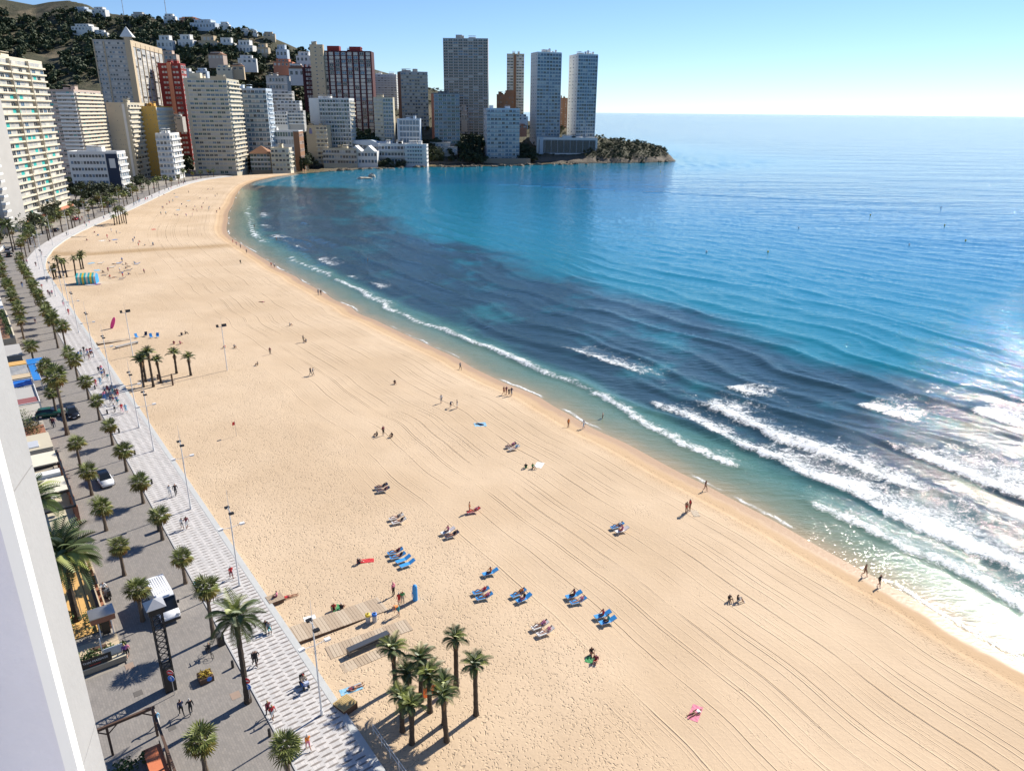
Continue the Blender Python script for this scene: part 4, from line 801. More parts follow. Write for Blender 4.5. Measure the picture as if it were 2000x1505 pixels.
# two rows along the street
sR = [23.4-10.7*0, 34, 44.6, 55.3, 66.3, 77.1, 88.8, 100, 108.5]
palm(P3(3.2, 5.75, 1.95), 3.3, 'fan', 'short fan palm before the patterned paving at the near street end', 'street palms', seed=1, cs=.95)
palm(P3(7.6, 10.7, 1.95), 3.2, 'fan', 'lone short fan palm in the paved street before the pergola', 'street palms', seed=2)
palm(P3(13.0, 5.75, 1.95), 8.6, 'date', 'tall slim feather palm with a road sign by its foot', 'street palms', seed=3, cs=1.15, r0=.26, specs=feather_specs(random.Random(5), 26, 3, 80, -40))
palm(P3(23.4, 5.75, 1.95), 5.6, 'fan', 'medium fan palm beside the tall feather palm', 'street palms', seed=4, cs=1.0)
for k, s in enumerate((34, 44.6, 55.3, 66.3, 77.1, 88.8, 100)):
    palm(P3(s, 5.75, 1.95), 3.0 + .3*rnd.random(), 'fan', ('short kerb fan palm level with the delivery van, beyond the medium palm', 'short kerb fan palm with a black litter cabinet at its foot', 'short kerb fan palm next after the litter cabinet palm', 'short kerb fan palm across from the white hatchback', 'short kerb fan palm next beyond the white hatchback', 'short kerb fan palm across from the very tall palm', 'short kerb fan palm across from the dark green car')[k], 'promenade row of fan palms', seed=10+k, cs=rnd.uniform(.9,1.02))
for k, s in enumerate((29.9, 39.4, 50.7, 61.5, 71.5)):
    palm(P3(s, 10.8, 1.95), 3.1 + .8*rnd.random(), 'fan', ('short street fan palm hiding part of the delivery van roof', 'short street fan palm beside the ochre patio balustrade', 'short street fan palm before the dining terrace date palm', 'short street fan palm touching the white hatchback', 'short street fan palm before the cream flat roofed bar')[k], 'terrace row of fan palms', seed=30+k, cs=rnd.uniform(.9,1.05))
palm(P3(85.3, 10.8, 1.95), 9.6, 'fan', 'very tall fan palm rising over the parked cars', 'street palms', seed=41, cs=1.35, r0=.28)
palm(P3(94.7, 11.2, 1.95), 4.2, 'fan', 'fan palm between the green car and the tall palm', 'street palms', seed=42)
palm(P3(108, 10.8, 1.95), 4.8, 'fan', 'fan palm with a brown skirt behind the tall palm', 'street palms', seed=43, cs=1.2)
palm(P3(128, 5.6, 1.95), 6.8, 'fan', 'taller fan palm leaning over the promenade benches', 'street palms', seed=44, cs=1.2)
palm(P3(137, 6.4, 1.95), 6.4, 'fan', 'taller fan palm next to the leaning promenade palm', 'street palms', seed=45, cs=1.15)
for k, s in enumerate((112, 120, 145, 151, 157, 163, 169, 175, 181, 187, 193, 199, 206, 213, 220, 228, 236)):
    palm(P3(s, 5.8 + rnd.uniform(-.3,.3), 1.95), rnd.uniform(3.2, 4.6), 'fan', 'fan palm in the dense far row along the promenade', 'far promenade row of fan palms', detail=False, seed=50+k, cs=rnd.uniform(.95,1.2))
for k, s in enumerate((126, 148, 158, 165, 172, 180, 188, 197, 207, 217, 228)):
    palm(P3(s, 11.2 + rnd.uniform(-.5,.5), 1.95), rnd.uniform(3.6, 5.0), 'fan', 'fan palm in the far row along the terraces', 'far terrace row of fan palms', detail=False, seed=70+k, cs=rnd.uniform(.95,1.2))
for k, s in enumerate(list(range(250, 430, 9)) + list(range(430, int(SE)-6, 14))):
    for n_ in ((5.8, 12.5) if k % 2 else (6.5,)):
        palm(P3(s + rnd.uniform(-2,2), n_ + rnd.uniform(-1,1), 1.95), rnd.uniform(4, 7.5), 'fan' if rnd.random() < .6 else 'date', 'palm on the curved street past the bend', 'palms past the street bend', detail=False, seed=90+k, cs=rnd.uniform(.9,1.3))
for k, (px, py, hh, cs) in enumerate(((26,492,9,1.7),(60,478,5.5,1.3),(95,470,6,1.3),(122,452,6,1.3),(142,446,6.2,1.3))):
    p = G(px, py, 2); palm((p[0], p[1], 1.9), hh, 'date', 'broad feather palm in the garden under the cream slab', 'garden palms under the cream slab', detail=False, seed=120+k, cs=cs)
# big date palms in the terrace garden
palm(P3(33.8, 16.1, 1.9), 7.4, 'date', 'huge dark date palm over the yellow terrace garden', 'garden palms', seed=140, cs=1.75, r0=.36, specs=feather_specs(random.Random(9), 44, 6, 82, -35))
palm(P3(48.5, 17.6, 1.9), 7.0, 'date', 'dark date palm hanging over the dining terrace', 'garden palms', seed=141, cs=1.6, r0=.33, specs=feather_specs(random.Random(12), 38, 4, 82, -30))
# clumps on the sand: foot pixel, crown pixel row
def sand_palms(lst, label, grp, detail, seed, cs):
    for k, (px, py, top) in enumerate(lst):
        p = onsand(px, py); lo, hi = .5, 30
        for _ in range(40):
            mdl = (lo+hi)/2; d = ray(px, top); zt = CAMZ + d[2]/d[1]*p[1]; hi = mdl if p[2] + mdl > zt else hi; lo = mdl if p[2] + mdl <= zt else lo
        palm(p, mdl, 'date', label, grp, detail, cs=cs*rnd.uniform(.9,1.1), lean=rnd.uniform(-1.2,1.2), seed=seed+k, r0=.21, specs=feather_specs(random.Random(seed+k), 26, 3, 86, 14) if detail else None)
sand_palms([(774,1343,1274),(822,1368,1290),(797,1375,1318),(840,1389,1322),(786,1427,1366),(804,1452,1386),(868,1413,1342),(873,1447,1362),(891,1340,1252),(930,1395,1302)], 'young palm in the clump on the sand beside the wooden deck', 'palm clump beside the deck', True, 200, .72)
sand_palms([(280,756,706),(300,755,692),(315,748,706),(285,745,700),(345,729,692),(373,733,700)], 'young palm in the clump on the sand near the paddle boards', 'palm clump near the boards', True, 220, .74)
sand_palms([(106,544,528),(110,542,522),(119,543,505),(124,539,512),(131,541,511),(148,539,506),(159,526,503),(163,525,496)], 'young palm in the clump behind the striped tent', 'palm clump behind the tent', False, 240, .7)
sand_palms([(224,440,424),(229,437,412),(234,438,408),(239,436,406),(243,435,410),(247,437,418)], 'young palm in the far clump at the beach bend', 'palm clump at the beach bend', False, 250, .8)
# ------------------------------------------------------------------ pieces of street furniture
WHITE = M('white_paint', (.70,.70,.69), .45, var=.05); BLACK = M('black_paint', (.014,.014,.015), .45, var=.2); STEEL = M('brushed_steel', (.5,.5,.52), .35, .8, var=.08)
WOOD = M('deck_wood', (.40,.31,.22), .75, var=.22, scale=4, bump=.01, world=False); WOODY = M('yellow_wood', (.46,.33,.14), .7, var=.2, scale=4, world=False); WOODD = M('dark_wood', (.09,.05,.032), .7, var=.25, scale=4, world=False)
BRICK = M('red_brick', (.30,.13,.075), .85, var=.25, scale=8, bump=.01); TERRA = M('terracotta', (.55,.17,.075), .8, var=.15, scale=5); OCH = M('ochre_tiles', (.60,.36,.12), .7, var=.14, scale=2)
REDS = M('sign_red', (.62,.02,.03), .45, var=.05); BLUES = M('sign_blue', (.02,.15,.55), .45, var=.05); SKYB = M('lounger_blue', (.03,.28,.66), .6, var=.08); YELS = M('bin_yellow', (.75,.55,.05), .5, var=.05); LIME = M('lime_plastic', (.45,.75,.1), .5, var=.05)
PINK = M('board_pink', (.75,.05,.28), .5, var=.05); PURP = M('kayak_purple', (.16,.03,.25), .5, var=.05); ORAN = M('orange_plastic', (.80,.16,.02), .5, var=.05); TEAL = M('teal_canvas', (.02,.42,.45), .6, var=.05); CANV = M('cream_canvas', (.66,.62,.5), .7, var=.08)
GLS = M('car_glass', (.012,.015,.018), .06, var=0); TYRE = M('tyre_rubber', (.02,.02,.02), .9); LGT = M('lamp_glass', (.7,.7,.68), .15); RLT = M('tail_lamp', (.45,.02,.02), .25)
# own building: the end fin beside the balcony
d = ray(143,1505); c = (d[0]*7/ d[1]*d[1], d[1]*7); 
ap = thing('apartment_building', 'white end wall of the apartment building rising beside the balcony', 'building', (c[0], c[1], 0), R(17))
m = MB(); m.bx(-9, 0, 0, .16, 1.9, 66); link('end_wall', m.mesh('end_wall', M('shaded_white_render', (.55,.55,.62), .8, var=.10, scale=1.3, bump=.012, bscale=9)), ap)  # white wall; the lilac of its shade is put into the colour
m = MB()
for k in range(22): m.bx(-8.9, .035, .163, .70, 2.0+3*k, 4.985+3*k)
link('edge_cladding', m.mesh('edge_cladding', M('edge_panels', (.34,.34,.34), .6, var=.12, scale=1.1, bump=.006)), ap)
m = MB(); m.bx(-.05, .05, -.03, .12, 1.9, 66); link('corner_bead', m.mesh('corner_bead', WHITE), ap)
# unseen seaward facade of the same building, added to bounce sunlight onto the end wall
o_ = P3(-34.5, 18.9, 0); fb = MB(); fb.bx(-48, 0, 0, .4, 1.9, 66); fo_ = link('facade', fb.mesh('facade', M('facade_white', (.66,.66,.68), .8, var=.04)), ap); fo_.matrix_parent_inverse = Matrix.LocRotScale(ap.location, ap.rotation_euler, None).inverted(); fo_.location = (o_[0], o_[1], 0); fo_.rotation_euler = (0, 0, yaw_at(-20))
# lamp masts on the promenade
def mast_meshes():
    p = MB(); p.tube([(0,0,0),(0,0,.5),(0,0,.51),(0,0,9.4)], [.13,.13,.09,.055], 8); p.tube([(0,0,9.4),(0,0,11.6)], [.03,.012], 5)
    a = MB(); a.tube([(-.75,0,9.2),(.75,0,9.2)], .03, 5); a.tube([(0,-1.1,7.3),(0,0,7.15),(0,1.1,7.3)], .03, 5)
    h = MB(); h.box((0,0,0), (.34,.5,.16)); h.box((0,0,-.1), (.26,.4,.05), 0, 1)
    return p.mesh('pole', WHITE), a.mesh('arm', WHITE), h.mesh('lamp_head', [BLACK, LGT])
MP, MA, MH = mast_meshes(); MHW = MH.copy(); MHW.materials[0] = WHITE
def mast(loc, rot, label, grp):
    t = thing('lamp_mast', label, 'street lamp', loc, rot, grp); link('pole', MP, t); link('arm', MA, t)
    for x, y, z in ((-.75,0,9.2),(.75,0,9.2),(0,-1.1,7.3),(0,1.1,7.3)): link('lamp_head', MH if z > 8 else MHW, t, (x,y,z-.02), 0)
for s in (7.9, 30.2, 50.2, 71.3, 81.8, 105.9, 126, 147.4, 168, 190, 212, 234, 258, 282, 306, 330, 354, 378, 402, 426):
    mast(P3(s, 1.15, 1.98), yaw_at(s), 'tall white lamp mast with a needle tip on the promenade' if s > 10 else 'tall white lamp mast on the promenade beside the wooden chest', 'promenade lamp masts')
def flood(px, py, h_, label):
    p = onsand(px, py); t = thing('floodlight_mast', label, 'floodlight', p, yaw_at(60)); m = MB(); m.tube([(0,0,-.3),(0,0,h_)], [.1,.06], 8); link('pole', m.mesh('pole', WHITE), t)
    m = MB(); m.tube([(0,-.8,h_-.1),(0,.8,h_-.1)], .035, 5); m.tube([(0,0,h_),(0,0,h_+2.0)], [.02,.008], 4); link('arm', m.mesh('arm', STEEL), t)
    for y in (-.75,-.3,.75): m = MB(); m.box((0,0,0), (.25,.42,.5)); link('lamp_head', m.mesh('lamp_head', BLACK), t, (.12,y,h_+.15), (0,.5,0))
flood(444,723,9.0,'white floodlight mast on the sand near the raked lanes'); flood(260,695,9.4,'white floodlight mast beside the small ramp'); flood(136,600,9,'white floodlight mast near the striped tent')
# bollards
bm = MB(); bm.tube([(0,0,0),(0,0,.72),(0,0,.78)], [.13,.13,.1], 8); bme = bm.mesh('bollard', BLACK)
for px, py in ((455,1303),(527,1437),(297,945),(233,845),(264,888),(186,760),(210,808)):
    p = G(px, py, 1.95); tag(link('bollard', bme, None, p), 'short black bollard at the kerb of the paved street', 'bollard', 'street bollards')
# litter bin cabinets by the kerb
for px, py, lab in ((432,1258,'black litter cabinet beside the medium fan palm'), (313,1035,'black litter cabinet in the promenade palm row')):
    p = G(px, py, 1.95); t = thing('litter_bin', lab, 'litter bin', p, yaw_at(20)); m = MB(); m.bx(-.3,.3,-.3,.3,0,1.1); link('cabinet', m.mesh('cabinet', BLACK), t); m = MB(); m.bx(-.33,.33,-.33,.33,1.1,1.18); link('lid', m.mesh('lid', M('dark_grey', (.06,.06,.06), .5)), t)
# lattice sign pylon
p = G(333,1344,1.95); t = thing('sign_pylon', 'tall black lattice pylon with a pyramid cap in the street', 'sign pylon', p, yaw_at(15)); w = .42; H_ = 8.6
for x in (-w, w):
    for y in (-w, w): m = MB(); m.bx(-.055,.055,-.055,.055,0,H_); link('leg', m.mesh('leg', BLACK), t, (x,y,0))
br = MB(); hh_ = .62; br.tube([(-w,0,0),(w,0,hh_)], .028, 4); br.tube([(w,0,0),(-w,0,hh_)], .028, 4); br.tube([(-w,0,0),(w,0,0)], .024, 4); brm = br.mesh('brace', BLACK)
for k in range(9):
    for q in range(4): a = q*math.pi/2; link('brace', brm, t, (math.sin(a)*w, -math.cos(a)*w, 2.6+k*hh_), a)
m = MB(); m.bx(-w-.02,w+.02,-w-.02,w+.02,0,2.55); link('base_panel', m.mesh('base_panel', BLACK), t)
m = MB(); m.bx(-.62,.62,-.62,.62,8.25,8.9); link('sign_box', m.mesh('sign_box', BLACK), t)
m = MB(); m.add([(-.78,-.78,8.9),(.78,-.78,8.9),(.78,.78,8.9),(-.78,.78,8.9),(0,0,9.5)], [(0,1,4),(1,2,4),(2,3,4),(3,0,4),(0,3,2,1)]); link('cap', m.mesh('cap', M('zinc', (.42,.43,.45), .45, .6)), t)
# road signs: no entry above a blue arrow
def disc(r, th, n=20):
    m = MB(); return m.prism([(r*math.cos(6.2832*k/n), r*math.sin(6.2832*k/n)) for k in range(n)], 0, th)
def roadsign(px, py, label):
    p = G(px, py, 1.95); t = thing('road_sign', label, 'road sign', p, R(-8)); m = MB(); m.tube([(0,0,0),(0,0,2.75)], .035, 6); link('post', m.mesh('post', STEEL), t)
    for z, mt in ((2.45, REDS), (1.82, BLUES)):
        d = link('sign_disc', disc(.3, .02).mesh('sign_disc', mt), t, (0,-.045,z), (R(90),0,0)); rg = disc(.315,.012).mesh('rim', WHITE); link('rim', rg, d, (0,0,-.013))
        m = MB()
        if mt is REDS: m.bx(-.2,.2,-.05,.05,.0205,.026)
        else: m.add([(-.03,-.18,.024),(.03,-.18,.024),(.03,.05,.024),(.12,.05,.024),(0,.2,.024),(-.12,.05,.024),(-.03,.05,.024)], [(0,1,2,3,4,5,6)])
        link('bar' if mt is REDS else 'arrow', m.mesh('mark', WHITE), d)
roadsign(341,1356,'no entry sign over a blue arrow disc before the black pylon'); roadsign(489,1372,'no entry sign over a blue arrow disc by the tall feather palm')
# flower planter with a blue disc
p = G(402,1326,1.95); t = thing('flower_planter', 'square planter of yellow flowers with a blue arrow disc', 'planter', p, yaw_at(16)); m = MB(); m.bx(-.6,.6,-.6,.6,0,.55); link('box', m.mesh('box', WOODD), t)
V, F = clumpy(random.Random(4), [(-.25,-.2,.65,.35),(.25,.2,.65,.35),(.2,-.25,.62,.33),(-.2,.25,.64,.33)], 60, .07); link('flowers', np_mesh('flowers', V, F, M('yellow_flowers', (.38,.27,.03), .7, var=.5, scale=6, world=False)), t)
link('sign_disc', disc(.22,.02).mesh('sign_disc', BLUES), t, (-.62,-.2,.4), (R(90),0,R(-90)))
# ground covers
for px, py, w_, h_, mt in ((460,1357,.9,.8,M('rust_cover',(.30,.22,.17),.8)),(270,1353,.7,.7,M('iron_cover',(.12,.11,.10),.8)),(253,1300,.9,.7,M('rust_cover',(.30,.22,.17),.8)),(336,1420,.6,.6,M('iron_cover',(.12,.11,.10),.8))):
    p = G(px, py, 1.962); m = MB(); m.bx(-w_/2,w_/2,-h_/2,h_/2,-.02,.006); tag(link('access_cover', m.mesh('access_cover', mt), None, p, yaw_at(10)), {'rust_cover':'square rust brown access cover set in the street paving','iron_cover':'dark iron access cover set in the street paving'}[mt.name], 'access cover', 'street access covers')

# ------------------------------------------------------------------ vehicles
def loft(secs, mats, idx=None, name='body'):
    m = MB(); n = len(secs[0]); v = [q for s_ in secs for q in s_]; f = []
    for i in range(len(secs)-1):
        for k in range(n): f.append((i*n+k, i*n+(k+1)%n, (i+1)*n+(k+1)%n, (i+1)*n+k))
    f.append(tuple(range(n-1,-1,-1))); f.append(tuple((len(secs)-1)*n+k for k in range(n))); m.add(v, f); return m
def wheelset(t, xs_, w, r):
    tm = MB(); tm.tube([(0,-.1,0),(0,.1,0)], r, 14); tme = tm.mesh('wheel', TYRE); rm = MB(); rm.tube([(0,-.105,0),(0,.105,0)], r*.6, 10); rme = rm.mesh('rim', STEEL)
    for x in xs_:
        for y in (-w, w): o = link('wheel', tme, t, (x,y,r)); link('rim', rme, o)
def ring(x, w, zl, zt, mid=.55, inn=.9): zm = zl + (zt-zl)*mid; return [(x,-w*.94,zl),(x,w*.94,zl),(x,w,zm),(x,w*inn,zt),(x,-w*inn,zt),(x,-w,zm)]
def car(loc, yaw, paint, label, roof=None, L=4.2, hatch=True):
    t = thing('parked_car', label, 'car', loc, yaw); k = L/4.2
    S = [(-2.08,.68,.38,.68),(-2.0,.80,.24,.88),(-1.3,.875,.2,.97),(0,.885,.2,.97),(.95,.875,.2,.94),(1.55,.85,.22,.84),(1.95,.76,.26,.70),(2.1,.62,.36,.56)]
    link('body', loft([ring(x*k,w,a,b) for x,w,a,b in S], None).mesh('body', paint, True), t)
    C = [(-1.95,.74,.90,.93,.70),(-1.62,.74,.92,1.36,.56),(-1.2,.74,.92,1.45,.56),(-.2,.75,.92,1.47,.57),(.25,.75,.92,1.42,.56),(1.15,.76,.90,.93,.68)]
    link('windows', loft([[(x*k,-wb,zb),(x*k,wb,zb),(x*k,wt,zt),(x*k,-wt,zt)] for x,wb,zb,zt,wt in C], None).mesh('windows', GLS), t)
    m = MB(); m.add([(-1.55*k,-.55,1.40),(-1.2*k,-.56,1.462),(-.2*k,-.57,1.482),(.2*k,-.55,1.44),(.2*k,.55,1.44),(-.2*k,.57,1.482),(-1.2*k,.56,1.462),(-1.55*k,.55,1.40)], [(0,1,6,7),(1,2,5,6),(2,3,4,5)]); link('roof', m.mesh('roof', roof or paint), t)
    for y in (-.6,.6):
        m = MB(); m.box((0,0,0), (.16,.3,.13)); link('headlight', m.mesh('headlight', LGT), t, (1.93*k,y,.62)); link('taillight', m.mesh('taillight', RLT), t, (-2.0*k,y,.78))
    for y in (-.93,.93): m = MB(); m.box((0,0,0), (.12,.16,.11)); link('mirror', m.mesh('mirror', paint), t, (.72*k,y,.98))
    m = MB(); m.box((2.1*k,0,.42), (.04,.5,.11)); link('plate', m.mesh('plate', WHITE), t); wheelset(t, (-1.3*k,1.3*k), .8, .31); return t
P_W = M('car_white', (.72,.73,.74), .2, var=0, spec=.6); P_K = M('car_black', (.012,.013,.015), .15, var=0, spec=.6); P_G = M('car_green', (.02,.09,.065), .15, var=0, spec=.6); P_S = M('car_silver', (.35,.36,.38), .25, .5, var=0); P_R = M('car_red', (.4,.02,.02), .2, var=0)
y20 = yaw_at(20)
def gcar(px, py, dyaw, paint, label, **k): p = G(px, py, 1.96); return car(p, y20 + math.pi + dyaw, paint, label, **k)
gcar(206,942,.06,P_W,'white hatchback with a black roof driving along the paved street', roof=P_K)
gcar(143,812,.0,P_K,'black car driving along the paved street'); gcar(99,812,R(78),P_G,'dark green car parked across the street by the terraces')
for k, (s, n_, c_, lab) in enumerate(((262,11,P_K,'black car parked past the street bend'),(272,13,P_S,'silver car parked past the street bend'),(300,12.5,P_W,'white car parked past the street bend'),(318,9,P_K,'dark car driving past the street bend'),(352,12.4,P_R,'red car parked on the curved street'),(400,12.4,P_S,'silver grey car parked on the curved street'))):
    car(P3(s, n_, 1.96), yaw_at(s), c_, lab)
# delivery van
p = G(322,1190,1.96); t = thing('delivery_van', 'white delivery van with a ribbed roof parked in the street', 'van', p, y20 + math.pi + .03)
S = [(-2.85,.9,.42,2.3,.5),(-2.8,.98,.35,2.45,.5),(0,.99,.32,2.5,.5),(1.0,.99,.32,2.48,.5),(1.35,.98,.32,2.32,.5)]
link('body', loft([ring(x,w,a,b,.5,.87) for x,w,a,b,_ in S], None).mesh('body', P_W), t)
link('bonnet', loft([ring(x,w,a,b,.6,.88) for x,w,a,b in ((1.352,.97,.33,1.25),(2.3,.96,.33,1.16),(2.65,.9,.36,.98),(2.8,.76,.45,.72))], None).mesh('bonnet', P_W, True), t)
m = MB(); m.add([(1.36,-.84,2.24),(1.36,.84,2.24),(2.15,.9,1.19),(2.15,-.9,1.19),(1.37,-.93,1.2),(1.37,.93,1.2)], [(0,3,2,1),(0,4,3),(1,2,5),(4,5,2,3)]); link('windscreen', m.mesh('windscreen', GLS), t)
rb = MB(); rb.bx(-2.5,.7,-.05,.05,-.01,.016); rbm = rb.mesh('roof_rib', P_W)
for k in range(7): link('roof_rib', rbm, t, (0, -.66+.22*k, 2.495))
for y in (-1.08,1.08): m = MB(); m.box((0,0,0), (.14,.2,.3)); link('mirror', m.mesh('mirror', BLACK), t, (1.5,y,1.45))
for y in (-.72,.72): m = MB(); m.box((0,0,0), (.3,.22,.24)); link('headlight', m.mesh('headlight', LGT), t, (2.66,y,.86))
m = MB(); m.bx(2.6,2.87,-.85,.85,.32,.58); link('bumper', m.mesh('bumper', BLACK), t)
for y in (-.995,.995): m = MB(); m.box((0,0,0), (.75,.012,.5)); link('side_window', m.mesh('side_window', GLS), t, (.85,y*.97,1.75), (0 if True else 0))
wheelset(t, (-1.9,1.75), .9, .35)

# ------------------------------------------------------------------ terraces on the inland side; local x runs along the street, y inland
def terrace(s, n, name, label, cat='terrace', grp=None): return thing(name, label, cat, P3(s, n, 1.97), yaw_at(20), grp)
def pt(t, name, mat, *boxes):
    m = MB()
    for b in boxes: m.bx(*b)
    return link(name, m.mesh(name, mat), t)
def hedge(loc, rot, L, w, h_, label, grp=None, mat=None, dens=90):
    r = random.Random(int(L*100+h_*7)); bl = [(r.uniform(-L/2,L/2), r.uniform(-w/3,w/3), h_*r.uniform(.35,.72), max(w,h_)*.42) for _ in range(int(L*3)+3)]
    V, F = clumpy(r, bl, dens//2, .09, .8); return tag(link('hedge', np_mesh('hedge', V, F, mat or HEDGE), None, loc, rot), label, 'hedge', grp)
# near pergola
t = terrace(13.6, 12.9, 'pergola', 'dark timber pergola with braced posts at the near terrace', 'pergola')
pt(t, 'beam', WOODD, (-.09,.09,-.2,8,2.75,2.98)); pt(t, 'beam', WOODD, (-9,-.1,-.09,.09,2.78,2.98))
for x, y in ((0,0),(0,3.3),(-4.5,0),(-9,0)):
    o = pt(t, 'post', WOODD, (x-.09,x+.09,y-.09,y+.09,0,2.74))
for y0_, sg in ((0,1),(3.3,1),(3.3,-1)):
    m = MB(); m.tube([(0,y0_,2.1),(0,y0_+sg*.75,2.74)], .06, 4); link('brace', m.mesh('brace', WOODD), t)
t = terrace(9.2, 13.3, 'terrace_wall', 'low terracotta tiled terrace wall under the pergola', 'wall'); pt(t, 'wall', TERRA, (-5,2.6,-.25,.95,0,.8)); pt(t, 'coping', WOODD, (-5,2.7,-.32,-.251,0,1.0))
hedge(P3(11.3, 15.2, 2.0), y20+R(90), 2.6, .7, 1.1, 'small planted hedge inside the near pergola')
t = terrace(8.9, 14.9, 'cafe_table', 'lime green cafe table under the near pergola', 'table'); pt(t, 'top', LIME, (-.6,.6,-.5,.5,.72,.76))
for x in (-.5,.5):
    for y in (-.42,.42): pt(t, 'leg', STEEL, (x-.03,x+.03,y-.03,y+.03,0,.72))
# massage sign, wall and planting
t = terrace(24.9, 13.2, 'stone_wall', 'low rubble wall under the massage banner', 'wall'); pt(t, 'wall', W_STONE, (-.25,.25,0,6,0,.55)); pt(t, 'coping', W_BEIGE, (-.3,.3,-.05,6,.55,.62))
t = terrace(24.75, 14.6, 'banner', 'black banner with white massage lettering on the rubble wall', 'banner'); pt(t, 'cloth', BLACK, (-.06,-.02,-.3,2.9,.6,1.55))
def lettering(parent, txt, size, loc, rot, mat, name='lettering'):
    cu = bpy.data.curves.new(name, 'FONT'); cu.body = txt; cu.size = size; cu.extrude = .004; cu.align_x = 'CENTER'; cu.align_y = 'CENTER'; o = bpy.data.objects.new(name, cu); COL.objects.link(o)
    dg = bpy.context.evaluated_depsgraph_get(); me = bpy.data.meshes.new_from_object(o.evaluated_get(dg)); bpy.data.objects.remove(o); me.materials.clear(); me.materials.append(mat); return link(name, me, parent, loc, rot)
lettering(t, 'THAI MASSAGE', .30, (-.07,1.0,1.18), (R(90),0,R(-90)), WHITE); lettering(t, 'THAI MASSAGE', .14, (-.07,1.1,.82), (R(90),0,R(-90)), REDS, 'small_lettering')
t = terrace(25.4, 13.35, 'notice_board', 'pale blue white notice board on a post by the banner', 'notice board'); pt(t, 'panel', M('board_pale', (.5,.57,.62), .5), (-.03,.03,-.1,1.5,.6,1.5)); pt(t, 'post', WHITE, (-.05,.05,1.52,1.62,0,2.8))
hedge(P3(26.2, 15.6, 2.0), y20+R(90), 3.0, .9, 1.3, 'dark planted bed behind the black banner'); hedge(P3(26.4, 13.5, 2.0), y20+R(90), 1.1, .5, .8, 'small green plants behind the notice board')
t = terrace(27.6, 14.6, 'paved_bed', 'sandy paved bed behind the massage banner', 'paving'); pt(t, 'paving', W_SAND, (-1.4,1.6,-1.3,3.6,-.02,.12)); pt(t, 'step', WOODD, (-.2,.2,-.2,1.1,.121,.4))
t = terrace(29.4, 13.3, 'menu_kiosk', 'square sign kiosk with a brick red band and metal roof', 'kiosk'); pt(t, 'post', WHITE, (-.05,.05,.15,.25,0,2.0)); pt(t, 'post', WHITE, (-.05,.05,1.25,1.35,0,2.0)); pt(t, 'sign_panel', BLACK, (-.06,.02,.4,1.1,.3,2.0)); pt(t, 'band', BRICK, (-.5,1.2,-.2,1.9,2.0,2.6)); pt(t, 'roof', STEEL, (-.55,1.25,-.25,1.95,2.6,2.68))
# ochre garden with double brick balustrade
t = terrace(38.3, 13.6, 'garden_patio', 'ochre tiled garden patio behind a brick balustrade', 'patio'); pt(t, 'paving', OCH, (-7.6,7.6,.62,4.6,-.02,.05))
pt(t, 'joint', WOODD, *[(-7.6,7.6,1.2+.75*k,1.25+.75*k,.05,.056) for k in range(4)])
t = terrace(38.3, 13.45, 'balustrade', 'double railed brick balustrade along the ochre patio', 'balustrade'); pt(t, 'wall', BRICK, (-7.8,7.8,0,.5,0,.35)); pt(t, 'rail', W_SAND, (-7.8,7.8,-.02,.1,.75,.9)); pt(t, 'rail', W_SAND, (-7.8,7.8,.4,.52,.75,.9))
pm = MB(); pm.bx(-.14,.14,0,.5,.35,.748); pme = pm.mesh('pier', BRICK)
for k in range(11): link('pier', pme, t, (-7.6+1.52*k, 0, 0))
hedge(P3(31.4, 15.0, 2.0), y20, 2.2, 1.8, 1.9, 'round dark shrub at the end of the ochre patio'); hedge(P3(32.5, 17.2, 2.0), y20, 2.6, 1.4, 1.6, 'dark shrubs around the huge date palm')
t = terrace(47.2, 14.2, 'planter_box', 'white walled planter at the far end of the balustrade', 'planter'); pt(t, 'wall', W_SAND, (-1.2,-1,0,2.4,0,.9), (1,1.2,0,2.4,0,.9), (-.999,.999,0,.2,0,.9), (-.999,.999,2.2,2.4,0,.9)); pt(t, 'soil', WOODD, (-.99,.99,.21,2.19,0,.7))
# glazed dining terrace
t = terrace(63.5, 13.1, 'dining_terrace', 'glass roofed dining terrace framed in black steel', 'terrace'); pt(t, 'floor', W_BEIGE, (-9.5,9.5,.2,6,-.02,.08)); pt(t, 'street_beam', BLACK, (-9.5,9.5,0,.22,2.5,2.8))
for k in range(5): pt(t, 'rafter', BLACK, (-9.5+4.7*k,-9.3+4.7*k,.221,6,2.52,2.75))
for k in range(7): pt(t, 'post', BRICK, (-9.4+3.1*k,-9.0+3.1*k,-.1,.35,0,2.49))
pt(t, 'low_wall', BRICK, (-9.5,9.5,-.02,.18,.001,.8)); pt(t, 'awning', CANV, (-4.6,-.1,.3,6,2.81,2.86)); pt(t, 'awning', CANV, (4.9,9.2,.3,6,2.81,2.86)); pt(t, 'white_parapet', W_WHITE, (.3,1.6,.5,6,2.76,3.3))
for k in range(6):
    q = terrace(58+2.1*k, 15.0 + .5*(k % 2), 'cafe_table', 'round white cafe table on the glass roofed terrace', 'table', 'tables on the dining terrace'); link('top', disc(.42,.04,14).mesh('top', WHITE), q, (0,0,.72)); pt(q, 'leg', STEEL, (-.04,.04,-.04,.04,.08,.72))
t = terrace(77.2, 13.5, 'flat_roof_bar', 'cream flat roofed bar with pale skylights', 'bar'); pt(t, 'wall', W_CREAM, (-3,3,0,6,0,2.8)); pt(t, 'roof', W_BEIGE, (-3.1,3.1,-.1,6,2.8,2.95)); pt(t, 'skylight', M('skylight', (.5,.52,.55), .3), (-2.2,.2,1.5,5,2.95,3.1))
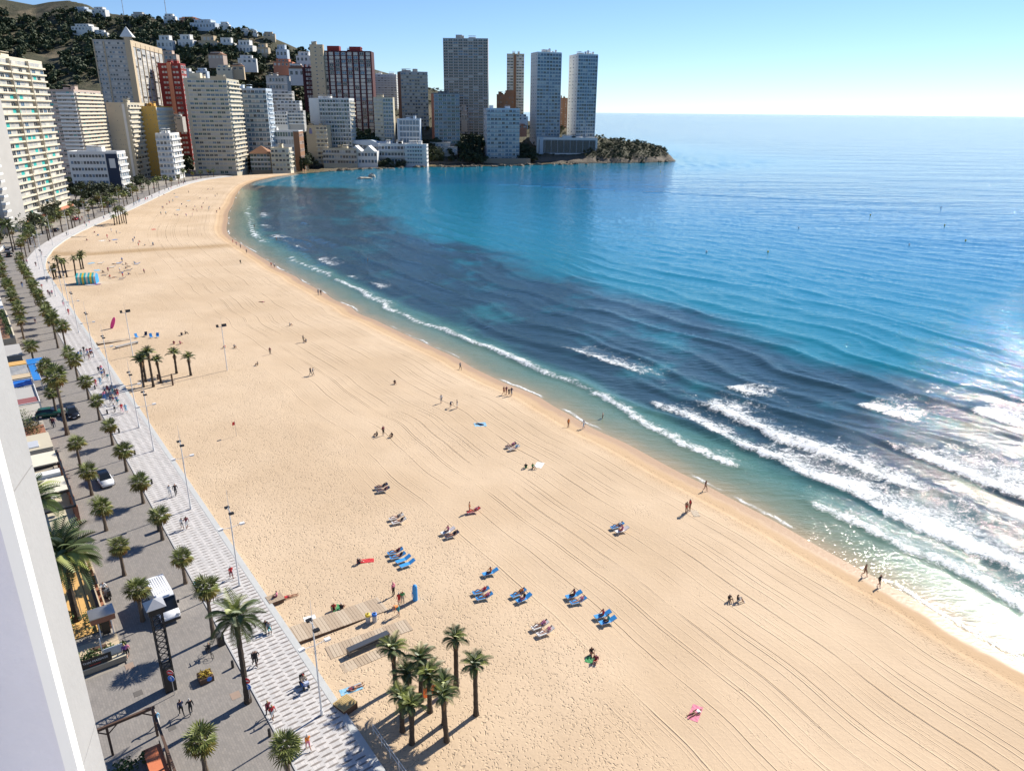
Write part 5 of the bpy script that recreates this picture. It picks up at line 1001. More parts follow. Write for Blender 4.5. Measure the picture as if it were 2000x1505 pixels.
t = terrace(83.6, 13.6, 'garden_hut', 'small hut with a dark opening and planted roof', 'hut'); pt(t, 'wall', BRICK, (-2.2,2.2,0,5,0,2.3)); pt(t, 'opening', BLACK, (-2.25,-2.2,.6,4.4,.3,1.9))
hedge((*P3(83.6,15.5,0)[:2], 4.2), y20, 4, 2.4, 1.0, 'leafy planting on the roof of the garden hut', mat=M('mixed_leaves', (.11,.09,.025), .8, var=.5, scale=3, world=False)); hedge(P3(91.5,16.2,2.0), y20, 4.5, 3.2, 3.4, 'tall green shrubs between the hut and awnings')
# striped and blue awning terraces
t = terrace(103, 13.0, 'awning_terrace', 'white framed terrace with slatted and striped awnings', 'terrace'); pt(t, 'frame', WHITE, (-7,7,0,.12,2.5,2.65), (-7,-6.88,.121,6,2.5,2.65), (6.88,7,.121,6,2.5,2.65)); pt(t, 'floor', W_GREY, (-7,7,.1,6,-.02,.06))
for k in range(5): pt(t, 'post', WHITE, (-7+3.47*k,-6.88+3.47*k,.01,.11,0,2.49))
pt(t, 'awning', M('maroon_awning', (.25,.09,.09), .7), (-6.8,-3.6,.2,5.8,2.4,2.47)); pt(t, 'awning', BLUES, (3.6,6.8,.2,5.8,2.4,2.47)); pt(t, 'awning', W_GREY, (-3.4,3.4,.2,5.8,2.3,2.36))
t = terrace(116, 13.0, 'slat_roof_terrace', 'terrace with dark louvre slats between orange flat roofs', 'terrace'); pt(t, 'roof', W_SAND, (-5.4,-2.9,.1,6,2.5,2.7)); pt(t, 'roof', OCH, (3.4,5.9,.1,6,2.5,2.7)); pt(t, 'floor', W_DGREY, (-5.4,5.9,.1,6,-.02,.05))
sm = MB(); sm.bx(-.12,.12,.1,6,2.45,2.53); sme = sm.mesh('slat', W_WHITE)
for k in range(9): link('slat', sme, t, (-2.6+.72*k,0,0))
for k in range(4): pt(t, 'post', WHITE, (-5.4+3.7*k,-5.28+3.7*k,.12,.24,0,2.44))
t = terrace(114, 12.0, 'blue_awning', 'bright blue glass awning along the slatted terrace', 'awning'); pt(t, 'canopy', M('blue_canopy', (.03,.22,.62), .25, var=.1), (-5.2,5.2,-.3,.85,2.3,2.36)); pt(t, 'frame', WHITE, (-5.25,5.25,-.36,-.301,2.25,2.4))
for k in range(4): pt(t, 'post', WHITE, (-5.2+3.4*k,-5.12+3.4*k,-.35,-.27,0,2.24))
t = terrace(121.5, 11.4, 'blue_awning', 'square bright blue awning standing out into the street', 'awning'); pt(t, 'canopy', M('blue_canopy', (.03,.22,.62), .25, var=.1), (-1.8,1.8,-1.2,1.5,2.3,2.36))
for x in (-1.7,1.7):
    for y in (-1.1,1.4): pt(t, 'post', WHITE, (x-.04,x+.04,y-.04,y+.04,0,2.29))
t = terrace(130.5, 13.2, 'glass_pavilion', 'grey glass pavilion with a white sill', 'pavilion'); pt(t, 'wall', W_GREY, (-4,4,0,6,0,1.0)); pt(t, 'glass', M('smoked_glass', (.16,.17,.17), .15), (-3.9,3.9,.1,5.9,1.0,2.6)); pt(t, 'roof', W_GREY, (-4.1,4.1,-.1,6,2.6,2.75))
t = terrace(152, 13.4, 'brown_roof_block', 'flat brown roofed block with a cream edge', 'building'); pt(t, 'wall', W_SAND, (-13,13,0,9,0,3.0)); pt(t, 'roof', W_BROWN, (-12.8,12.8,.9,9,3.0,3.06)); pt(t, 'parapet', W_CREAM, (-13,13,0,.25,3.0,3.5))
hedge((*P3(152,14.3,0)[:2], 5.0), y20, 24, .8, 1.1, 'long clipped hedge on the flat brown roof', dens=70)
t = terrace(186, 13.6, 'white_canopy_row', 'white canopy row over a street cafe', 'canopy'); pt(t, 'canopy', W_WHITE, (-16,16,0,4,2.6,2.75)); pt(t, 'wall', W_GREY, (-16,16,4.01,9,0,3.4))
for k in range(8): pt(t, 'post', WHITE, (-16+4.5*k,-15.9+4.5*k,.05,.15,0,2.59))
for k, (s, n_, w_, d_, h_, mt, lab) in enumerate(((218,16,22,10,3.2,W_WHITE,'white flat roofed pavilion by the street bend'),(252,24,24,9,3.0,W_CREAM,'cream shop row under the cream slab'),(288,24,18,8,3.4,W_BLUEW,'pale blue canopy over the cream slab forecourt'),(322,30,26,12,3.0,W_WHITE,'white awninged cafe by the garden'),(352,26,20,9,3.2,W_GREY,'grey cafe pavilion past the garden'))):
    t = thing('pavilion', lab, 'pavilion', P3(s, n_, 1.9), yaw_at(s)); pt(t, 'wall', mt, (-w_/2,w_/2,.6,d_,0,h_)); pt(t, 'roof', W_WHITE if k != 2 else M('blue_canopy', (.03,.22,.62), .25, var=.1), (-w_/2-.6,w_/2+.6,-1.2,d_,h_,h_+.3))
    for j in range(6): link('window', win_mesh('dbcdgd'[j]), t, (-w_/2 + (j+.5)*w_/6, .6, .6), 0, (w_/6*.7,1,h_*.6))
# wall along the bend and a wooden screen
t = thing('stone_balustrade', 'low white balustrade between the bend and the garden', 'balustrade', P3(262, 15.5, 1.95), yaw_at(262)); pt(t, 'wall', W_WHITE, (-22,22,0,.3,0,.8))
# ------------------------------------------------------------------ people: one skinned body per pose
SK = [M('skin_light', (.50,.30,.21), .55, var=.05), M('skin_tan', (.40,.20,.115), .55, var=.05), M('skin_brown', (.24,.115,.065), .55, var=.05)]
HAIR = [M('hair_dark', (.025,.018,.012), .6), M('hair_brown', (.10,.055,.03), .6), M('hair_grey', (.45,.44,.42), .6), M('hair_fair', (.42,.29,.13), .6)]
CL = {n: M('cloth_' + n, c, .85, var=.1, scale=6, world=False) for n, c in dict(white=(.70,.70,.68), black=(.018,.018,.02), navy=(.025,.035,.08), blue=(.04,.16,.42), lightblue=(.22,.45,.62), red=(.52,.03,.035), maroon=(.18,.03,.05), pink=(.62,.20,.28), orange=(.72,.22,.04), green=(.05,.26,.09), khaki=(.30,.26,.17), grey=(.28,.28,.29), beige=(.48,.40,.30), purple=(.17,.06,.22), teal=(.03,.28,.32), yellow=(.66,.5,.08)).items()}
def skeleton(pose):
    J = dict(pel=(0,0,.93,.135,'hip'), wai=(0,0,1.08,.115,'top'), che=(0,0,1.32,.14,'top'), nek=(0,0,1.47,.055,'skin'), hea=(0,.03,1.60,.09,'head'), crn=(0,.01,1.69,.07,'hair'), nos=(0,.135,1.585,.012,'head'))
    B = [('pel','wai'),('wai','che'),('che','nek'),('nek','hea'),('hea','crn'),('hea','nos')]
    for s, x in (('l',-1),('r',1)):
        J.update({s+'sho': (x*.18,0,1.40,.065,'top'), s+'elb': (x*.235,-.02,1.13,.045,'arm'), s+'wri': (x*.25,.07,.90,.03,'fore'), s+'pal': (x*.25,.09,.84,.028,'fore'), s+'hip': (x*.09,0,.86,.09,'thi'), s+'kne': (x*.10,.02,.48,.062,'thi'), s+'ank': (x*.10,-.02,.09,.042,'cal'), s+'toe': (x*.11,.15,.04,.035,'shoe')})
        B += [('che',s+'sho'),(s+'sho',s+'elb'),(s+'elb',s+'wri'),(s+'wri',s+'pal'),('pel',s+'hip'),(s+'hip',s+'kne'),(s+'kne',s+'ank'),(s+'ank',s+'toe')]
    def mv(n, *p): J[n] = (*p, *J[n][3:])
    def leg(s, hip, kne, ank, toe): mv(s+'hip', *hip); mv(s+'kne', *kne); mv(s+'ank', *ank); mv(s+'toe', *toe)
    def arm(s, elb, wri, pal): mv(s+'elb', *elb); mv(s+'wri', *wri); mv(s+'pal', *pal)
    if pose == 'walk':
        leg('l',(-.09,.02,.86),(-.1,.2,.50),(-.1,.24,.10),(-.11,.41,.06)); leg('r',(.09,-.02,.86),(.1,.0,.47),(.1,-.3,.16),(.11,-.17,.06)); arm('l',(-.23,-.13,1.15),(-.24,-.14,.92),(-.24,-.12,.86)); arm('r',(.23,.1,1.14),(.24,.27,.97),(.24,.31,.92))
    elif pose == 'walk2':
        leg('r',(.09,.02,.86),(.1,.16,.50),(.1,.18,.09),(.11,.35,.05)); leg('l',(-.09,-.02,.86),(-.1,.02,.47),(-.1,-.22,.13),(-.11,-.08,.05)); arm('r',(.24,-.1,1.14),(.27,-.02,.93),(.27,.01,.87)); arm('l',(-.3,.03,1.14),(-.24,.24,1.12),(-.2,.29,1.14))
    elif pose in ('sit', 'ground', 'ride'):
        dz = {'sit': -.45, 'ground': -.80, 'ride': -.2}[pose]
        for n in ('pel','wai','che','nek','hea','crn','nos','lsho','rsho','lelb','relb','lwri','rwri','lpal','rpal'): q = J[n]; mv(n, q[0], q[1] - (.05 if pose != 'ground' else .0), q[2]+dz)
        z = .93+dz
        for s, x in (('l',-1),('r',1)):
            if pose == 'ground': leg(s,(x*.09,.02,z-.02),(x*.15,.36,z+.30),(x*.12,.62,z-.06),(x*.12,.78,z-.10)); arm(s,(x*.26,.12,z+.28),(x*.18,.36,z+.30),(x*.15,.42,z+.33))
            elif pose == 'sit': leg(s,(x*.1,.02,z-.03),(x*.12,.44,z),(x*.12,.46,z-.4),(x*.12,.62,z-.45)); arm(s,(x*.25,.08,z+.24),(x*.2,.3,z+.12),(x*.18,.37,z+.11))
            else: leg(s,(x*.1,.02,z-.03),(x*.16,.36,z-.08),(x*.16,.26,z-.46),(x*.16,.42,z-.50)); arm(s,(x*.26,.16,z+.30),(x*.26,.40,z+.28),(x*.26,.46,z+.28))
    elif pose in ('lie', 'recline'):
        up = pose == 'recline'
        def lay(n, y, z): q = J[n]; mv(n, q[0], y, z)
        zz = lambda y: .13 + (max(0, -y-.05)*.62 if up else 0)
        for n, y in (('pel',0),('wai',-.16),('che',-.38),('nek',-.54),('hea',-.68),('crn',-.77),('lsho',-.46),('rsho',-.46)): lay(n, y*(.88 if up else 1), zz(y))
        mv('nos', 0, -.66*(.88 if up else 1), zz(-.7)+.125)
        for s, x in (('l',-1),('r',1)):
            leg(s,(x*.1,.08,.12),(x*.13,.48,.14 if (s == 'l' or not up) else .34),(x*.14,.88,.08),(x*.17,.93,.22)); arm(s,(x*.28,-.24,zz(-.2)-.02),(x*.27,.0,.12),(x*.26,.07,.10))
    elif pose == 'bend':
        for n, y, z in (('wai',.08,1.05),('che',.34,1.16),('nek',.48,1.17),('hea',.60,1.15),('crn',.69,1.13),('nos',.62,1.03)): q = J[n]; mv(n, q[0], y, z)
        for s, x in (('l',-1),('r',1)): mv(s+'sho', x*.18,.42,1.14); arm(s,(x*.22,.46,.88),(x*.18,.52,.66),(x*.17,.54,.60))
    # five fingers on each palm
    for s, x in (('l',-1),('r',1)):
        w = Vector(J[s+'wri'][:3]); p_ = Vector(J[s+'pal'][:3]); d_ = (p_-w).normalized(); side = d_.cross(Vector((x,0,.3))).normalized()
        for k, (o_, ln) in enumerate(((-.028,.055),(-.010,.075),(.010,.08),(.028,.068))):
            a = p_ + side*o_ + d_*.03; b = a + d_*ln*.55 + Vector((-x*.012,0,0)); J[f'{s}f{k}'] = (*(p_+side*o_*.9+d_*.012), .010, 'fore'); J[f'{s}g{k}'] = (*b, .008, 'fore'); B += [(s+'pal',f'{s}f{k}'),(f'{s}f{k}',f'{s}g{k}')]
        J[s+'t0'] = (*(w.lerp(p_,.5) - side*.045 + d_*.01), .010, 'fore'); J[s+'t1'] = (*(p_ - side*.06 + d_*.03), .008, 'fore'); B += [(s+'wri',s+'t0'),(s+'t0',s+'t1')]
    return J, B
SLOT = ['skin','hair','top','arm','fore','hip','thi','cal','shoe']
def body_mesh(pose):
    J, B = skeleton(pose); names = list(J); me = bpy.data.meshes.new('skel'); me.from_pydata([J[n][:3] for n in names], [(names.index(a), names.index(b)) for a, b in B], [])
    o = bpy.data.objects.new('skel', me); COL.objects.link(o); md = o.modifiers.new('Skin', 'SKIN'); o.modifiers.new('Sub', 'SUBSURF').levels = 1
    sk = me.skin_vertices[0].data if me.skin_vertices else None
    if sk is None:
        bpy.context.view_layer.objects.active = o; sk = me.skin_vertices[0].data
    for i, n in enumerate(names): sk[i].radius = (J[n][3],)*2; sk[i].use_root = (n == 'pel')
    md.use_smooth_shade = True
    out = bpy.data.meshes.new_from_object(o.evaluated_get(bpy.context.evaluated_depsgraph_get())); bpy.data.objects.remove(o); out.name = 'person_' + pose
    segs = []
    for a, b in B:
        ra, rb = J[a], J[b]; lab = rb[4] if rb[4] != 'head' else 'skin'
        if a == 'pel' and b == 'wai': lab = 'hip'
        segs.append((Vector(ra[:3]), Vector(rb[:3]), (ra[3]+rb[3])/2, lab))
    out.materials.clear()
    for _ in SLOT: out.materials.append(SK[0])
    hd_, cr = Vector(J['hea'][:3]), Vector(J['crn'][:3]); no = Vector(J['nos'][:3]); face = (no-hd_).normalized(); upv = (cr-hd_).normalized(); idx = []
    for p in out.polygons:
        c = p.center; best = None
        for a, b, r_, lab in segs:
            ab = b-a; t = max(0, min(1, (c-a).dot(ab)/max(ab.dot(ab), 1e-9))); dd = (c-a-ab*t).length / (r_+.02)
            if best is None or dd < best[0]: best = (dd, lab)
        lab = best[1]
        if (c-hd_).length < .16 and ((c-hd_).dot(upv) > .045 or ((c-hd_).dot(face) < -.01 and (c-hd_).dot(upv) > -.05)): lab = 'hair'
        idx.append(SLOT.index(lab))
    out.polygons.foreach_set('material_index', idx); out.polygons.foreach_set('use_smooth', [True]*len(idx)); return out
# a skin layer must exist before a Skin modifier reads it
def _has_skin():
    return True
BODY = {}
for ps in ('stand','walk','walk2','sit','ground','ride','lie','recline','bend'): BODY[ps] = body_mesh(ps)
def person(loc, rot, pose, label, top='white', bottom='navy', style='long', skin=None, hair=None, grp=None, sc=None):
    o = tag(link('person', BODY[pose], None, loc, rot, sc or rnd.uniform(.95, 1.05)), label, 'person', grp)
    sk = SK[rnd.randrange(3) if skin is None else skin]; hr = HAIR[rnd.randrange(4) if hair is None else hair] if not isinstance(hair, str) else CL[hair]
    T_, B_m = (CL[top] if top else sk), CL[bottom]
    mp = dict(skin=sk, hair=hr, top=T_, arm=T_ if style in ('long','shorts') and top else sk, fore=T_ if style == 'long' else sk, hip=B_m, thi=B_m if style != 'swim' else sk, cal=B_m if style == 'long' else sk, shoe=CL['black'] if style == 'long' else (CL['white'] if style == 'shorts' else sk))
    for i, n in enumerate(SLOT): o.material_slots[i].link = 'OBJECT'; o.material_slots[i].material = mp[n]
    return o
def sface(dx, dy): return math.atan2(-dx, dy)     # rotation that faces along (dx, dy)
ALONG = sface(E_S[0], E_S[1]); BACK = ALONG + math.pi; SUNW = -SUN_AZ
VERB = {'stand':'standing','walk':'walking','walk2':'strolling','sit':'sitting','ground':'sitting','bend':'bending','lie':'lying','recline':'reclining'}
def desc(top, bottom, style, pose, where):
    if style == 'swim': w = f'person in {bottom} swimwear' if not top else f'person in {top} and {bottom} swimwear'
    elif style == 'shorts': w = f'person in {top} top and {bottom} shorts'
    else: w = f'person in {top} jacket and {bottom} trousers'
    return f'{w} {VERB[pose]} {where}'
def beachgoer(px, py, pose, top, bottom, style, where, rot=None, **k):
    p = onsand(px, py); return person((p[0], p[1], p[2]-.01), rnd.uniform(0,6.28) if rot is None else rot, pose, desc(top, bottom, style, pose, where), top, bottom, style, grp='people on the beach', **k)
# --- waterline walkers and bathers
for a in ((1688,1124,'walk',None,'navy','swim','at the water edge, leading a pair'),(1716,1145,'walk2','black','black','shorts','at the water edge, following a pair'),(1340,1002,'stand',None,'red','swim','on the berm beside a pale towel'),(1347,996,'stand','red','maroon','swim','on the berm next to the towel'),(1377,958,'walk',None,'grey','swim','alone along the wet sand'),
(1110,834,'stand','orange','orange','swim','on the wet sand'),(1140,837,'walk','white','lightblue','shorts','in the shallow swash'),(984,771,'walk',None,'red','swim','in a group by the water'),(989,771,'walk2','maroon','maroon','swim','in a group by the water'),(994,774,'walk','black','black','shorts','in a group by the water'),(999,773,'walk2','navy','grey','shorts','in a group by the water'),(899,722,'walk','grey','black','long','along the waterline alone'),
(622,576,'stand','grey','grey','long','on the far wet sand'),(627,576,'stand','black','navy','long','on the far wet sand'),(470,516,'walk','black','black','long','on the sand past the runnel'),(530,521,'walk','red','black','shorts','along the far waterline'),(536,523,'walk2','white','navy','shorts','along the far waterline'),(482,495,'walk','grey','black','shorts','near the runnel mouth'),(470,485,'stand','navy','black','shorts','near the runnel mouth'),(462,480,'walk','pink','grey','shorts','near the runnel mouth'),(455,475,'stand','black','red','shorts','near the runnel mouth')):
    beachgoer(*a, rot=(BACK if 'water' in a[6] or 'sand' in a[6] else None))
for px, py, b in ((1177,820,'navy'),(718,512,'black'),(540,470,'navy'),(497,445,'black')):
    p = G(px, py, -.35); person((p[0], p[1], -.5), rnd.uniform(0,6), 'stand', f'bather in {b} trunks standing in the shallow water', None, b, 'swim', grp='bathers')
# --- people on the raked lanes
for a in ((917,1000,'stand',None,'orange','swim','beside a reclining sunbather',),(749,850,'stand','maroon','black','shorts','beside a seated child'),(737,851,'ground','black','navy','shorts','low on the raked sand'),(766,853,'ground','black','black','shorts','alone on the raked sand'),(862,787,'stand','white','grey','shorts','in a trio on the raked sand'),(880,795,'bend','grey','navy','shorts','in a trio on the raked sand'),(893,797,'stand','navy','white','shorts','in a trio on the raked sand'),(593,668,'stand','beige','khaki','shorts','far out on the raked sand'),(598,668,'ground','grey','black','shorts','far out on the raked sand'),(528,692,'stand','maroon','black','long','near the floodlight mast'),(504,713,'ground','beige','khaki','shorts','near the raked lanes'),(607,733,'walk','black','navy','long','in a pair on the raked sand'),(612,733,'walk2','grey','beige','shorts','in a pair on the raked sand'),(566,636,'ground','grey','navy','shorts','far out on the raked sand'),(771,749,'ground','black','pink','swim','on a towel near the berm'),(439,680,'ground','red','black','shorts','at the floodlight foot'),(458,679,'ground','grey','khaki','shorts','near the floodlight foot'),(1027,914,'ground','black','green','shorts','in a pair beside a pale sheet'),(1040,914,'ground','green','beige','shorts','in a pair beside a pale sheet'),
(1424,1172,'ground','black','khaki','shorts','in a pair on the raked lanes'),(1440,1174,'ground','black','white','shorts','in a pair on the raked lanes'),(1155,1276,'ground','black','pink','swim','in a pair with lime bags'),(1164,1291,'ground','maroon','red','shorts','in a pair with lime bags'),(700,1101,'ground','black','navy','shorts','at the end of a red towel'),(362,652,'ground','black','black','long','in a dark huddle by the palms'),(355,655,'ground','black','navy','long','in a dark huddle by the palms'),(340,672,'ground','maroon','pink','swim','on a towel by the palms'),(352,672,'ground','pink','beige','swim','on a towel by the palms'),(512,590,'lie','pink','maroon','swim','on the far raked sand')):
    beachgoer(*a)
# --- sun loungers
SB = {}
def lounger_meshes():
    f = MB()
    for y in (-.3,.3): f.tube([(-.95,y,.3),(.25,y,.3)], .02, 5); f.tube([(.25,y,.3),(.9,y,.62)], .02, 5)
    for x in (-.95,-.35,.25): f.tube([(x,-.3,.3),(x,.3,.3)], .018, 5)
    f.tube([(.9,-.3,.62),(.9,.3,.62)], .018, 5)
    l = MB(); l.tube([(0,0,.3),(.06,0,0)], .02, 5); c1 = MB(); c1.add([(-.93,-.28,.315),(.25,-.28,.315),(.25,.28,.315),(-.93,.28,.315),(-.93,-.28,.35),(.25,-.28,.35),(.25,.28,.35),(-.93,.28,.35)], [(0,3,2,1),(4,5,6,7),(0,1,5,4),(1,2,6,5),(2,3,7,6),(3,0,4,7)])
    c2 = MB(); c2.add([(.252,-.28,.318),(.9,-.28,.63),(.9,.28,.63),(.252,.28,.318),(.24,-.28,.352),(.89,-.28,.665),(.89,.28,.665),(.24,.28,.352)], [(0,3,2,1),(4,5,6,7),(0,1,5,4),(1,2,6,5),(2,3,7,6),(3,0,4,7)])
    return f.mesh('frame', WHITE), l.mesh('leg', WHITE), c1, c2
LF, LL, LC1, LC2 = lounger_meshes()
LCM = {k: (LC1.mesh('seat_sling', m_), LC2.mesh('back_sling', m_)) for k, m_ in (('blue', SKYB), ('white', CL['white']), ('navy', CL['navy']), ('red', CL['red']))}
def lounger(p, rot, col, label):
    t = thing('sun_lounger', label, 'sun lounger', p, rot, 'sun loungers on the sand'); link('frame', LF, t); link('seat_sling', LCM[col][0], t); link('back_sling', LCM[col][1], t)
    for x in (-.8,.2):
        for y in (-.3,.3): link('leg', LL, t, (x,y,0))
    return t
BR = R(28)                                        # loungers lie head end away from the promenade
def bed_pair(px, py, specs, where, gap=1.05, rot=None):
    p0 = onsand(px, py); a = BR + rnd.uniform(-.12,.12) if rot is None else rot
    for k, (col, ppl) in enumerate(specs):
        off = (k-(len(specs)-1)/2)*gap; x, y = p0[0]-math.sin(a)*off, p0[1]+math.cos(a)*off; z = sand_z(x, y)
        lab = f'{col} slung sun lounger {where}' + ('' if ppl else ', empty'); lounger((x,y,z), a, col, lab)
        if ppl:
            top, bot, pose = ppl; d_ = desc(top, bot, 'swim' if pose != 'sit' else 'shorts', pose, f'on the lounger {where}')
            if pose == 'sit': person((x,y,z-.07), a+math.pi/2, 'sit', d_, top, bot, 'shorts', grp='people on sun loungers')
            else: person((x+.12*math.cos(a), y+.12*math.sin(a), z+.27), a+math.pi/2, 'recline', d_, top, bot, 'swim', grp='people on sun loungers')
bed_pair(775,1086,(('blue',('black','pink','recline')),('blue',('maroon','black','recline'))),'beside two empty blue ones'); bed_pair(792,1101,(('blue',None),('blue',None)),'beside the occupied blue pair')
bed_pair(879,1045,(('navy',('black','navy','recline')),('white',('pink','grey','sit'))),'near the red towel'); bed_pair(1210,1035,(('white',('pink','red','sit')),('blue',('white','navy','recline'))),'alone near the berm'); bed_pair(747,957,(('navy',('maroon','black','recline')),('navy',('black','grey','recline'))),'by the curving wheel tracks'); bed_pair(777,1018,(('white',('black','beige','recline')),('white',('beige','black','recline'))),'low in the churned sand')
bed_pair(958,1122,(('blue',('orange','black','sit')),),'standing singly'); bed_pair(943,1164,(('blue',('pink','red','recline')),('blue',('red','pink','recline'))),'first of the lounger row'); bed_pair(1018,1168,(('blue',('black','pink','sit')),('blue',('orange','black','recline'))),'second of the lounger row'); bed_pair(1125,1172,(('blue',('pink','white','recline')),('blue',('maroon','black','sit'))),'third of the lounger row')
bed_pair(1182,1211,(('blue',('teal','black','sit')),('blue',('red','navy','sit'))),'with two people sitting upright'); bed_pair(1060,1232,(('white',('pink','beige','recline')),('white',('pink','purple','recline'))),'behind the palm clump'); bed_pair(1001,876,(('white',('lightblue','white','recline')),('navy',('pink','black','recline'))),'facing the berm'); bed_pair(925,1001,(('red',('pink','red','recline')),),'beside the standing orange swimmer')
# --- towels and things on the sand
def flatcloth(px, py, L, w, col, label, rot=None):
    p = onsand(px, py); m = MB(); nx = 8
    for i in range(nx):
        for j in range(3):
            q = lambda a, b: (-L/2+L*a/nx, -w/2+w*b/3, .03+.025*math.sin(a*1.7+b*2.3+px)); m.add([q(i,j),q(i+1,j),q(i+1,j+1),q(i,j+1)], [(0,1,2,3)])
    return tag(link('beach_towel', m.mesh('beach_towel', CL[col]), None, p, rnd.uniform(0,3) if rot is None else rot), label, 'towel', 'towels')
flatcloth(714,1095,1.9,.8,'red','bright red towel spread near the blue loungers', .2); flatcloth(938,829,2.0,1.6,'lightblue','blue striped blanket under a lying person'); beachgoer(938,829,'lie','navy','navy','shorts','on the blue blanket', rot=1.2); flatcloth(1053,908,1.8,1.2,'white','pale sheet beside a seated pair'); flatcloth(1358,1002,1.6,.9,'beige','pale pink towel by the berm walkers'); flatcloth(1358,1392,1.9,.9,'pink','pink towel with a lone sunbather'); beachgoer(1358,1393,'lie','white','pink','swim','on the pink towel', rot=2.1)
flatcloth(657,1191,1.9,.9,'green','green towel beside the boardwalk'); beachgoer(652,1190,'ground','red','black','shorts','on the green towel by the boardwalk'); beachgoer(667,1191,'ground','black','maroon','swim','beside the green towel'); flatcloth(686,1346,2.0,.8,'lightblue','pale blue towel near the wooden chest', .5); beachgoer(692,1344,'lie','maroon','navy','swim','on the pale blue towel', rot=-1.0); flatcloth(1152,1288,.9,.8,'green','lime green bag spread in the sand beside a pair')
flatcloth(605,1207,1.2,.8,'white','white cloth beside the lamp mast'); beachgoer(565,1166,'lie','red','maroon','swim','beside the small plank seat', rot=-1.1)
# bins at the boardwalk end
def bin_(px, py, lidm, label):
    p = onsand(px, py); t = thing('litter_bin', label, 'litter bin', p, 0, 'bins by the boardwalk'); m = MB(); m.tube([(0,0,-.05),(0,0,.75)], .24, 12); link('drum', m.mesh('drum', M('bin_grey', (.42,.43,.44), .5)), t); m = MB(); m.tube([(0,0,.75),(0,0,.95),(0,0,1.0)], [.27,.27,.2], 12); l = link('lid', m.mesh('lid', lidm), t); m = MB(); m.tube([(0,0,1.001),(0,0,1.012)], .12, 10); link('opening', m.mesh('opening', BLACK), l)
bin_(719,1214,YELS,'grey bin with a yellow lid beside the boardwalk'); bin_(732,1213,BLUES,'grey bin with a blue lid beside the boardwalk')
p = onsand(811,1171); t = thing('foot_shower', 'blue rounded foot shower pillar at the boardwalk end', 'shower', p); m = MB(); m.tube([(0,0,-.1),(0,0,1.5),(0,0,1.8),(0,0,1.92)], [.27,.27,.22,.08], 14); link('pillar', m.mesh('pillar', SKYB), t); m = MB(); m.box((-.24,-.14,.75), (.16,.3,.4)); link('panel', m.mesh('panel', WHITE), t)
p = onsand(769,1163); person(p, 1.0, 'stand', 'person in pink top and black trousers standing at the boardwalk end', 'pink', 'black', 'long', hair='pink', grp='people at the boardwalk end'); p = onsand(780,1181); person(p, .5, 'stand', 'person in red dress standing by the foot shower', 'red', 'red', 'shorts', grp='people at the boardwalk end'); p = onsand(787,1180); person(p, 3.5, 'stand', 'person in green top standing by the foot shower', 'green', 'beige', 'shorts', grp='people at the boardwalk end'); p = onsand(779,1200); person(p, 2.2, 'bend', 'person in orange top bending by the bins', 'orange', 'teal', 'shorts', grp='people at the boardwalk end')
# boardwalk of planks
def planks(a, b, w, z0, z1, label, name='boardwalk', mat=None, pl=.32, skirt=True):
    a = np.array(G(*a, 1.6)[:2]); b = np.array(G(*b, 1.6)[:2]); L = np.linalg.norm(b-a); yaw = math.atan2(b[1]-a[1], b[0]-a[0]); t = thing(name, label, 'boardwalk', (a[0],a[1],0), yaw); n = int(L/pl); m = MB(); m.bx(-pl/2+.012,pl/2-.012,-w/2,w/2,-.05,0); ms = [m.mesh('plank', mm) for mm in ((mat or WOOD), M('deck_wood_pale', (.47,.38,.28), .75, var=.2, scale=4, world=False))]
    for k in range(n): u = (k+.5)/n; link('plank', ms[(k*5 % 7) % 2], t, (u*L, 0, z0+(z1-z0)*u + .006*((k*7) % 3)))
    if skirt:
        for sg in (-1,1): m = MB(); m.add([(0,sg*w/2*.985,.8),(L,sg*w/2*.985,.8),(L,sg*w/2*.985,z1-.056),(0,sg*w/2*.985,z0-.056),(0,sg*(w/2*.985-.06),.8),(L,sg*(w/2*.985-.06),.8),(L,sg*(w/2*.985-.06),z1-.056),(0,sg*(w/2*.985-.06),z0-.056)], [(0,1,2,3),(4,7,6,5),(3,2,6,7),(0,4,5,1),(0,3,7,4),(1,5,6,2)]); link('side_board', m.mesh('side_board', WOODD if sg < 0 else WOOD), t)
    return t
planks((570,1246),(748,1178),2.6,1.98,1.62,'pale plank boardwalk sloping from the promenade onto the sand'); planks((640,1275),(800,1218),1.9,1.62,1.60,'weathered low deck of planks in the sand', 'low_deck', skirt=False); planks((668,1306),(770,1262),1.3,1.62,1.60,'sandy plank strip beside the long bench', 'low_deck', skirt=False)
a = onsand(680,1281); b = onsand(759,1246); L = math.hypot(b[0]-a[0], b[1]-a[1]); t = thing('long_bench', 'long dark steel bench on the low deck', 'bench', (a[0],a[1],1.6), math.atan2(b[1]-a[1], b[0]-a[0]))
for nm, bx_ in (('seat',(0,L,-.32,.32,.62,.74)),('end_panel',(0,.1,-.3,.3,0,.62)),('end_panel',(L-.1,L,-.3,.3,0,.62)),('back_panel',(.101,L-.101,.2,.28,.05,.619))): m = MB(); m.bx(*bx_); link(nm, m.mesh(nm, M('dark_steel', (.10,.11,.125), .4, .5)), t)
p = onsand(675,1383); t = thing('wooden_chest', 'yellow wooden slatted chest against the promenade edge', 'chest', p, y20+.25); sm = MB(); sm.bx(-.07,.07,-.75,.75,0,.04); sme = sm.mesh('slat', WOODY)
for k in range(9): link('slat', sme, t, (-.68+.17*k, 0, .62))
m = MB(); m.bx(-.75,.75,-.72,.72,-.2,.61); link('box', m.mesh('box', WOODD), t)
p = onsand(538,1174); t = thing('plank_seat', 'square plank seat at the sand edge', 'seat', p, y20)
for k in range(6): m = MB(); m.bx(-.1,.1,-.8,.8,.45,.5); link('slat', m.mesh('slat', WOOD), t, (-.6+.24*k,0,0))
